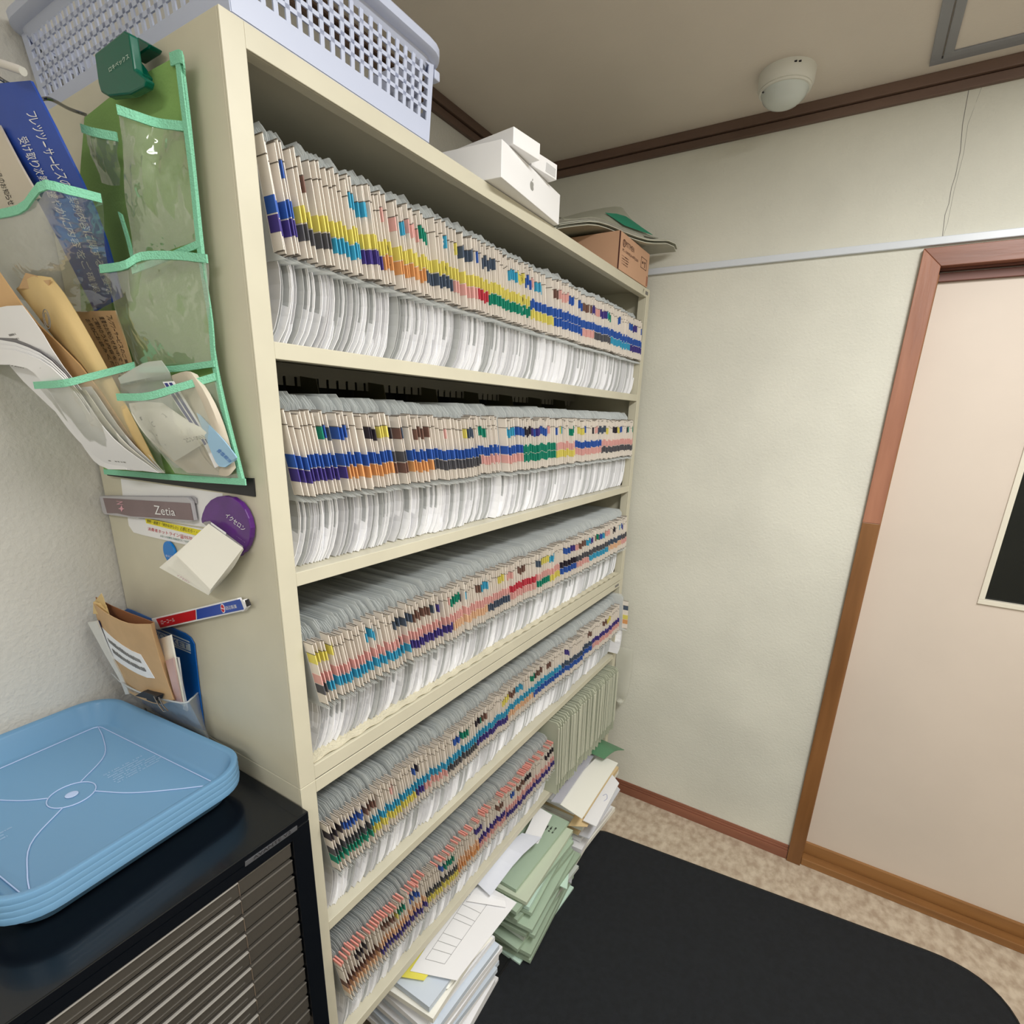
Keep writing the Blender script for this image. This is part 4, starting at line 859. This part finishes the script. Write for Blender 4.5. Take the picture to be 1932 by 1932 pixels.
for i in range(4):
    t, P = card('curled_leaflet', ['outermost curled white leaflet drooping from the lower left pocket', 'second curled white leaflet drooping from the lower left pocket', 'third curled white leaflet drooping from the lower left pocket', 'innermost curled leaflet, dark-edged, in the lower left pocket'][i], 'leaflet',
        [[(-50, 690-9*i, .124-.003*i), (-46, 655-9*i, .123-.003*i)], [(30, 690-8*i, .122-.003*i), (40, 664-7*i, .120-.003*i)], [(82, 722-6*i, .114-.003*i), (122, 716-5*i, .108-.003*i)], [(170+6*i, 860, .064-.003*i), (214+6*i, 850, .058-.003*i)], [(205+6*i, 885, .052-.002*i), (240+6*i, 886, .048-.002*i)]], .0016, M_whitep if i < 3 else mat('dark_leaflet', (120, 118, 122), .5), 14, 4, group=None)
    if i == 0: scribble([along(P, .10, .15), along(P, .42, .15), along(P, .42, .85), along(P, .10, .85)], M_grey, t, 4, .0012, seed=12)
# papers seen through the lower left pocket
for i in range(4):
    a = i*11
    t, P = card('white_document', ['foremost white form seen through the lower left pocket film', 'second white form seen through the lower left pocket film', 'third white form seen through the lower left pocket film', 'rearmost white form seen through the lower left pocket film'][i], 'paper',
        [[(84+a*1.4, 748-a*.6, .100-.008*i), (150+a, 742-a*.6, .092-.008*i)], [(145+a, 828-a*.3, .078-.007*i), (215+a, 828-a*.3, .070-.007*i)], [(206+a*.8, 880, .052-.004*i), (300+a*.3, 892, .040-.004*i)]], .0009, M_whitep if i % 2 == 0 else M_offw)
    if i == 0: scribble([along(P, .9, .1), along(P, .9, .9), along(P, .3, .9), along(P, .3, .1)], M_grey, t, 8, .001, seed=21, dens=.5, h=.25)
# lower right pocket
z7 = lambda x, y, d: (200 + x/6.9, 680 + y/6.9, d)
t, P = card('beige_leaflet', 'rolled beige leaflet at the back right of the lower right organizer pocket', 'leaflet', [[z7(840, 200, .035), z7(1050, 140, .038), z7(1190, 190, .03)], [z7(1000, 480, .03), z7(1250, 440, .034), z7(1400, 520, .026)], [z7(1200, 1000, .024), z7(1450, 950, .028), z7(1560, 900, .022)], [z7(1500, 1500, .02), z7(1600, 1500, .022), z7(1690, 1400, .018)]], .0012, mat('beige_leaflet', (206, 196, 178), .6))
t, P = card('zip_bag', 'clear zip-seal bag folded over at the top of the lower right pocket', 'bag', [[z7(160, 230, .060), z7(480, 40, .052), z7(720, 0, .044)], [z7(190, 300, .060), z7(520, 230, .050), z7(830, 160, .040)], [z7(200, 410, .050), z7(540, 350, .042), z7(900, 360, .028)], [z7(420, 800, .034), z7(800, 800, .026), z7(1150, 800, .014)], [z7(900, 1400, .020), z7(1200, 1400, .018), z7(1500, 1500, .014)]], .001, mat('zip_plastic', (214, 220, 214), .2, alpha=.5))
for k_ in range(4):
    MB().tube([along(P, .27+.03*k_, .03), along(P, .27+.03*k_, .5), along(P, .27+.03*k_, .97)], .0006, 4).build('zip_ridge', mat('zip_ridge', (226, 232, 226), .3, alpha=.8), t)
t, P = card('navy_card', 'white card with two navy bars in the lower right pocket', 'card', [[z7(740, 280, .048), z7(880, 270, .042)], [z7(930, 590, .042), z7(1060, 560, .036)], [z7(1250, 1050, .034), z7(1330, 1000, .030)], [z7(1420, 1400, .028), z7(1520, 1350, .026)]], .001, M_whitep)
for c0, c1 in ((.12, .4), (.55, .82)):
    MB().sheet([[along(P, a, c0) + Vector((0, -.0009, 0)), along(P, a, c1) + Vector((0, -.0009, 0))] for a in (.02, .2, .4, .6, .72)], .0003).build('navy_bar', mat('navy_print', (44, 48, 120), .4), t)
t, P = card('light_blue_packet', 'light blue packet with darker blue lettering in the lower right pocket', 'packet', [[z7(1180, 680, .034), z7(1230, 720, .032)], [z7(1300, 1000, .033), z7(1500, 1000, .028)], [z7(1450, 1350, .03), z7(1690, 1240, .024)], [z7(1560, 1390, .028), z7(1700, 1290, .022)]], .0015, mat('light_blue', (150, 188, 216), .45), smooth=False)
text_on('食塩相当', [along(P, .50, .30), along(P, .85, .55), along(P, .85, .75), along(P, .48, .55)], M_pblue, t, .0018)
t, P = card('postal_receipt', 'curved white receipt with grey postal print in the lower right pocket', 'receipt', [[z7(300, 560, .056), z7(520, 540, .053), z7(740, 555, .046)], [z7(360, 740, .056), z7(720, 720, .052), z7(1080, 790, .038)], [z7(560, 1020, .049), z7(900, 990, .048), z7(1380, 965, .030)], [z7(900, 1310, .034), z7(1080, 1200, .035), z7(1250, 1090, .030)]], .0008, M_offw)
text_on('253-0011', [along(P, .80, .62), along(P, .74, .93), along(P, .66, .88), along(P, .72, .60)][::1], M_grey, t, .0012)
text_on('CR07TCI', [along(P, .52, .25), along(P, .34, .62), along(P, .26, .60), along(P, .44, .25)][::1], M_grey, t, .0012)
scribble([along(P, .8, .2), along(P, .62, .75), along(P, .42, .75), along(P, .6, .2)], M_grey, t, 4, .0012, seed=31)
scribble([along(P, .42, .1), along(P, .12, .85), along(P, .05, .85), along(P, .34, .1)], M_blk, t, 1, .0012, seed=32, dens=.9, h=.7)
for i in range(3):
    t, P = card('beige_form', ['front beige form low in the lower right organizer pocket', 'middle beige form low in the lower right organizer pocket', 'rear beige form low in the lower right organizer pocket'][i], 'paper', [[z7(600+60*i, 1060, .034-.004*i), z7(1130+60*i, 990, .026-.003*i)], [z7(880+40*i, 1320, .028-.003*i), z7(1290+50*i, 1280, .023-.002*i)], [z7(1060+40*i, 1460, .023-.002*i), z7(1520+40*i, 1500, .019-.0015*i)]], .0008, mat('beige_form', (222, 208, 186), .6))

# ---------------------------------------------------------------- paper piles under the rack
def zsheet(name, label, cat, px, z, th, m, sag=0, group=None, n=5, part='sheet', curl=0):
    """flat sheet lying at height z; four corner points given as image columns/rows seen at that height"""
    q_ = [U(u, v, 2, z + dz_) for u, v, dz_ in [(a + (0,))[:3] for a in px]]
    rows = patch([[q_[0], q_[1]], [(q_[0]+q_[3])/2 + Vector((0, 0, sag)), (q_[1]+q_[2])/2 + Vector((0, 0, sag))], [q_[3], q_[2]]], n, n)
    c = sum(q_, Vector())/4; t = thing(name, label, cat, (c.x, c.y, z), group); MB().sheet(rows, th).build(part, m, t, smooth=False); return t, rows
def wsheet(name, label, cat, x0, x1, y0, y1, z, th, m, rot=0, group=None, wav=0, part='sheet', seed=0):
    r = random.Random(seed); cx, cy = (x0+x1)/2, (y0+y1)/2; t = thing(name, label, cat, (cx, cy, z), group); rows = []
    for i in range(7):
        row = []
        for j in range(5):
            x, y = rotp((x0+(x1-x0)*j/4, y0+(y1-y0)*i/6), rot, (cx, cy)); row.append((x, y, z + th/2 + wav*(.5+.5*math.sin(i*1.3+j*.8+seed))))
        rows.append(row)
    MB().sheet(rows, th).build(part, m, t); return t, rows
def pile(x0, x1, y0, y1, z0, z1, n, mats, name, labf, cat, group, seed, jx=.015, jy=.015, thk=None, pitch=None):
    r = random.Random(seed); z = z0; out = []
    for i in range(n):
        th = (z1-z0)/n*.86; dx, dy = r.uniform(-jx, jx), r.uniform(-jy, jy)
        out.append(wsheet(name, labf(i, n), cat, x0+dx, x1+dx, y0+dy, y1+dy, z, th*.9, r.choice(mats), r.uniform(-.09, .09), group, th*.12, seed=seed*31+i)); z += (z1-z0)/n
    return out
ordn = ['bottom', 'second lowest', 'third lowest', 'fourth lowest', 'fifth lowest', 'sixth lowest', 'seventh lowest', 'eighth lowest', 'ninth lowest', 'tenth lowest', 'eleventh lowest', 'twelfth lowest', 'thirteenth lowest', 'fourteenth lowest', 'fifteenth lowest', 'sixteenth lowest']
# near pile (under the lower left): bundles of paper up to z=.29
pile(-.16, .070, .225, .50, .0008, .284, 14, [M_whitep, M_whitep, M_offw, mat('blueish_paper', (206, 216, 228), .7)], 'paper_bundle', lambda i, n: f'{ordn[i]} bundle of white paper in the nearest pile on the floor under the rack', 'paper', 'nearest floor pile of white papers', 5, .012, .022)
t, P = zsheet('ruled_form', 'white form with a ruled black table on top of the nearest paper pile', 'paper', [(774, 1832), (862, 1850), (975, 1703), (892, 1655)], .292, .001, M_whitep, .001)
def gl(a0, c0, a1, c1, w=.0004): 
    p0, p1 = along(P, a0, c0), along(P, a1, c1); return MB().tube([p0+Vector((0, 0, .0012)), (p0+p1)/2+Vector((0, 0, .0016)), p1+Vector((0, 0, .0012))], w, 4).build('table_rule', M_grey, t)
for a in (.12, .22, .30, .38, .54, .60, .70, .82, .92): gl(a, .14, a, .56)
gl(.12, .56, .92, .56); gl(.12, .14, .92, .14)
for k_, (a0, a1, rws) in enumerate(((.23, .29, 1), (.31, .37, 2), (.40, .53, 2), (.61, .69, 2), (.71, .80, 2))):
    scribble([along(P, a0, .52), along(P, a0, .18), along(P, a1, .18), along(P, a1, .52)], M_blk, t, rws, .0032, seed=60+k_, dens=.5)
text_on('支払基金関係', [along(P, .93, .50), along(P, .93, .25), along(P, .96, .25), along(P, .96, .50)], M_blk, t, .0012) if True else None
t, P2 = zsheet('yellow_sheet', 'bright yellow sheet peeking out on the rack side of the ruled form', 'paper', [(750, 1842), (800, 1850), (925, 1680), (880, 1650)], .2895, .0008, M_yel)
t, P2 = zsheet('crumpled_page', 'creased white page with a torn corner beside the ruled form', 'paper', [(775, 1850, -.01), (845, 1866, -.02), (930, 1770, -.004), (880, 1745)], .288, .001, M_offw, .003)
t, P2 = zsheet('crumpled_plastic_bag', 'crumpled white plastic bag slumped between the form and the green folders', 'bag', [(895, 1662), (925, 1690), (1022, 1580), (985, 1572)], .315, .002, mat('white_bag', (226, 230, 242), .35, bump=.6, bscale=30), .018)
t, P2 = zsheet('folded_page', 'folded white page lying over the far end of the ruled form', 'paper', [(880, 1700), (955, 1712), (950, 1688), (905, 1668)], .298, .0010, M_whitep, .004)
# green folders
pile(-.13, .104, .60, .93, .0008, .224, 14, [M_sgreen, M_sgreen2, M_sgreen, mat('dull_green', (160, 178, 156), .6), mat('grey_sheet', (198, 204, 198), .6)], 'green_folder', lambda i, n: f'{ordn[i]} pale green folder in the pile between the white papers', 'folder', 'pile of pale green folders on the floor', 9, .016, .02)
t, P2 = wsheet('green_folder', 'sage green folder with a dark printed label, topmost of the green pile', 'folder', -.13, .062, .615, .945, .2415, .010, M_sgreen, -.03, part='cover')
scribble([(.010, .86, .2535), (.010, .905, .2535), (.050, .905, .2535), (.050, .86, .2535)], M_blk, t, 3, .0005, seed=70)
t, P2 = wsheet('green_folder', 'light grey-green folder with a pale spine, second from the top of the green pile', 'folder', -.12, .094, .60, .925, .2262, .012, mat('light_sage', (196, 206, 184), .6), .03, part='cover')
t, P2 = zsheet('green_folder', 'pale mint folder fanned out over the black mat, nearer the far wall', 'folder', [(1020, 1655), (1070, 1678), (1080, 1580), (1060, 1555)], .130, .003, M_sgreen2, .001, part='cover')
t, P2 = zsheet('green_folder', 'pale mint folder fanned out over the black mat, nearer the form', 'folder', [(975, 1697), (1010, 1710), (1035, 1660), (1005, 1640)], .100, .003, M_sgreen2, .001, part='cover')
t, P2 = zsheet('clipboard', 'grey clipboard edge with a dark clip beside the fanned mint folders', 'clipboard', [(1066, 1660), (1078, 1668), (1088, 1580), (1080, 1572)], .075, .006, mat('clip_grey', (170, 170, 176), .4), 0, part='board')
MB().tube([U(1075, 1610, 2, .084), U(1078, 1630, 2, .084)], .005, 8).build('metal_clip', M_blk, t)
t, P2 = zsheet('printed_letter', 'white letter with a boxed black heading by the fifth shelf and green folders', 'paper', [(985, 1585), (1015, 1592), (1042, 1538), (1015, 1522)], .305, .0012, M_whitep)
scribble([along(P2, .2, .9), along(P2, .2, .2), along(P2, .6, .2), along(P2, .6, .9)], M_blk, t, 3, .0012, seed=71)
# far pile: white envelopes and papers
pile(-.14, .080, 1.0, 1.33, .0008, .270, 12, [M_whitep, M_offw, M_whitep, mat('tan_envelope', (222, 196, 150), .6), M_offw], 'paper_bundle', lambda i, n: f'{ordn[i]} bundle in the far white pile on the floor near the baseboard', 'paper', 'far floor pile of white papers near the wall', 13, .018, .02)
t, P2 = zsheet('cream_folder_cover', 'cream folder with rounded corners lying on top of the far paper pile', 'folder', [(1048, 1512), (1098, 1545), (1166, 1440), (1130, 1424)], .305, .002, mat('cream_card', (242, 241, 232), .5), .002, part='cover')
scribble([along(P2, .82, .6), along(P2, .82, .3), along(P2, .90, .3), along(P2, .90, .6)], M_blk, t, 1, .0015, seed=72)
t, P2 = zsheet('long_envelope', 'white envelope with blue swirl print sliding off the far pile', 'envelope', [(1100, 1548), (1125, 1560), (1168, 1478), (1155, 1462)], .245, .003, M_whitep, .001)
MB().tube(curve([along(P2, .55, .3)+Vector((0, 0, .002)), along(P2, .62, .5)+Vector((0, 0, .002)), along(P2, .56, .72)+Vector((0, 0, .002)), along(P2, .48, .6)+Vector((0, 0, .002))], 10), .0006, 4).build('swirl_print', mat('blue_print', (60, 78, 160), .5), t)
t, P2 = zsheet('long_envelope', 'plain grey-white envelope hanging lowest on the mat side of the far pile', 'envelope', [(1092, 1575), (1112, 1583), (1170, 1490), (1155, 1475)], .160, .004, mat('greyish_paper', (212, 214, 222), .6), .001)
t, P2 = zsheet('tan_envelope', 'tan envelope corner jutting out of the far pile', 'envelope', [(1072, 1558), (1108, 1560), (1120, 1540), (1090, 1530)], .232, .002, mat('tan_envelope', (222, 196, 150), .6))
t, P2 = zsheet('plastic_file', 'long clear plastic file leaning between the folios and the far pile', 'file folder', [(1040, 1512), (1058, 1516), (1125, 1420), (1118, 1412)], .318, .004, mat('lilac_clear', (200, 200, 212), .25, alpha=.7), .003)
# clear bags in the far corner
t = thing('clear_plastic_bag', 'crinkled clear plastic bag hanging at the right post of the rack', 'bag', (.03, 1.455, .52))
rows = [[(.0, 1.447, .70), (.03, 1.455, .70), (.06, 1.47, .69)], [(.002, 1.449, .60), (.034, 1.462, .60), (.062, 1.474, .60)], [(.0, 1.449, .50), (.03, 1.456, .50), (.056, 1.47, .50)], [(.012, 1.449, .46), (.03, 1.468, .46), (.046, 1.475, .455)]]
MB().sheet(patch(rows, 12, 8), .0008).build('film', mat('bag_clear', (216, 216, 204), .15, alpha=.4), t, smooth=True)
MB().lathe([(.004, -.012), (.014, -.006), (.016, .004), (.005, .012)], (.03, 1.462, .453), 10).build('knot', mat('bag_clear2', (216, 216, 204), .12, alpha=.6), t)
t = thing('green_packet', 'green and clear plastic packet lying on the far pile in the wall corner', 'packet', (.02, 1.40, .33))
q_ = [U(1112, 1420, 2, .335), U(1140, 1432, 2, .33), U(1178, 1415, 2, .325), U(1128, 1392, 2, .34)]
MB().sheet(patch([[q_[0], q_[1]], [(q_[0]+q_[3])/2+Vector((0, 0, .015)), (q_[1]+q_[2])/2+Vector((0, 0, .015))], [q_[3], q_[2]]], 6, 6), .002).build('green_part', mat('packet_green', (92, 138, 104), .35, alpha=.9), t, smooth=True)
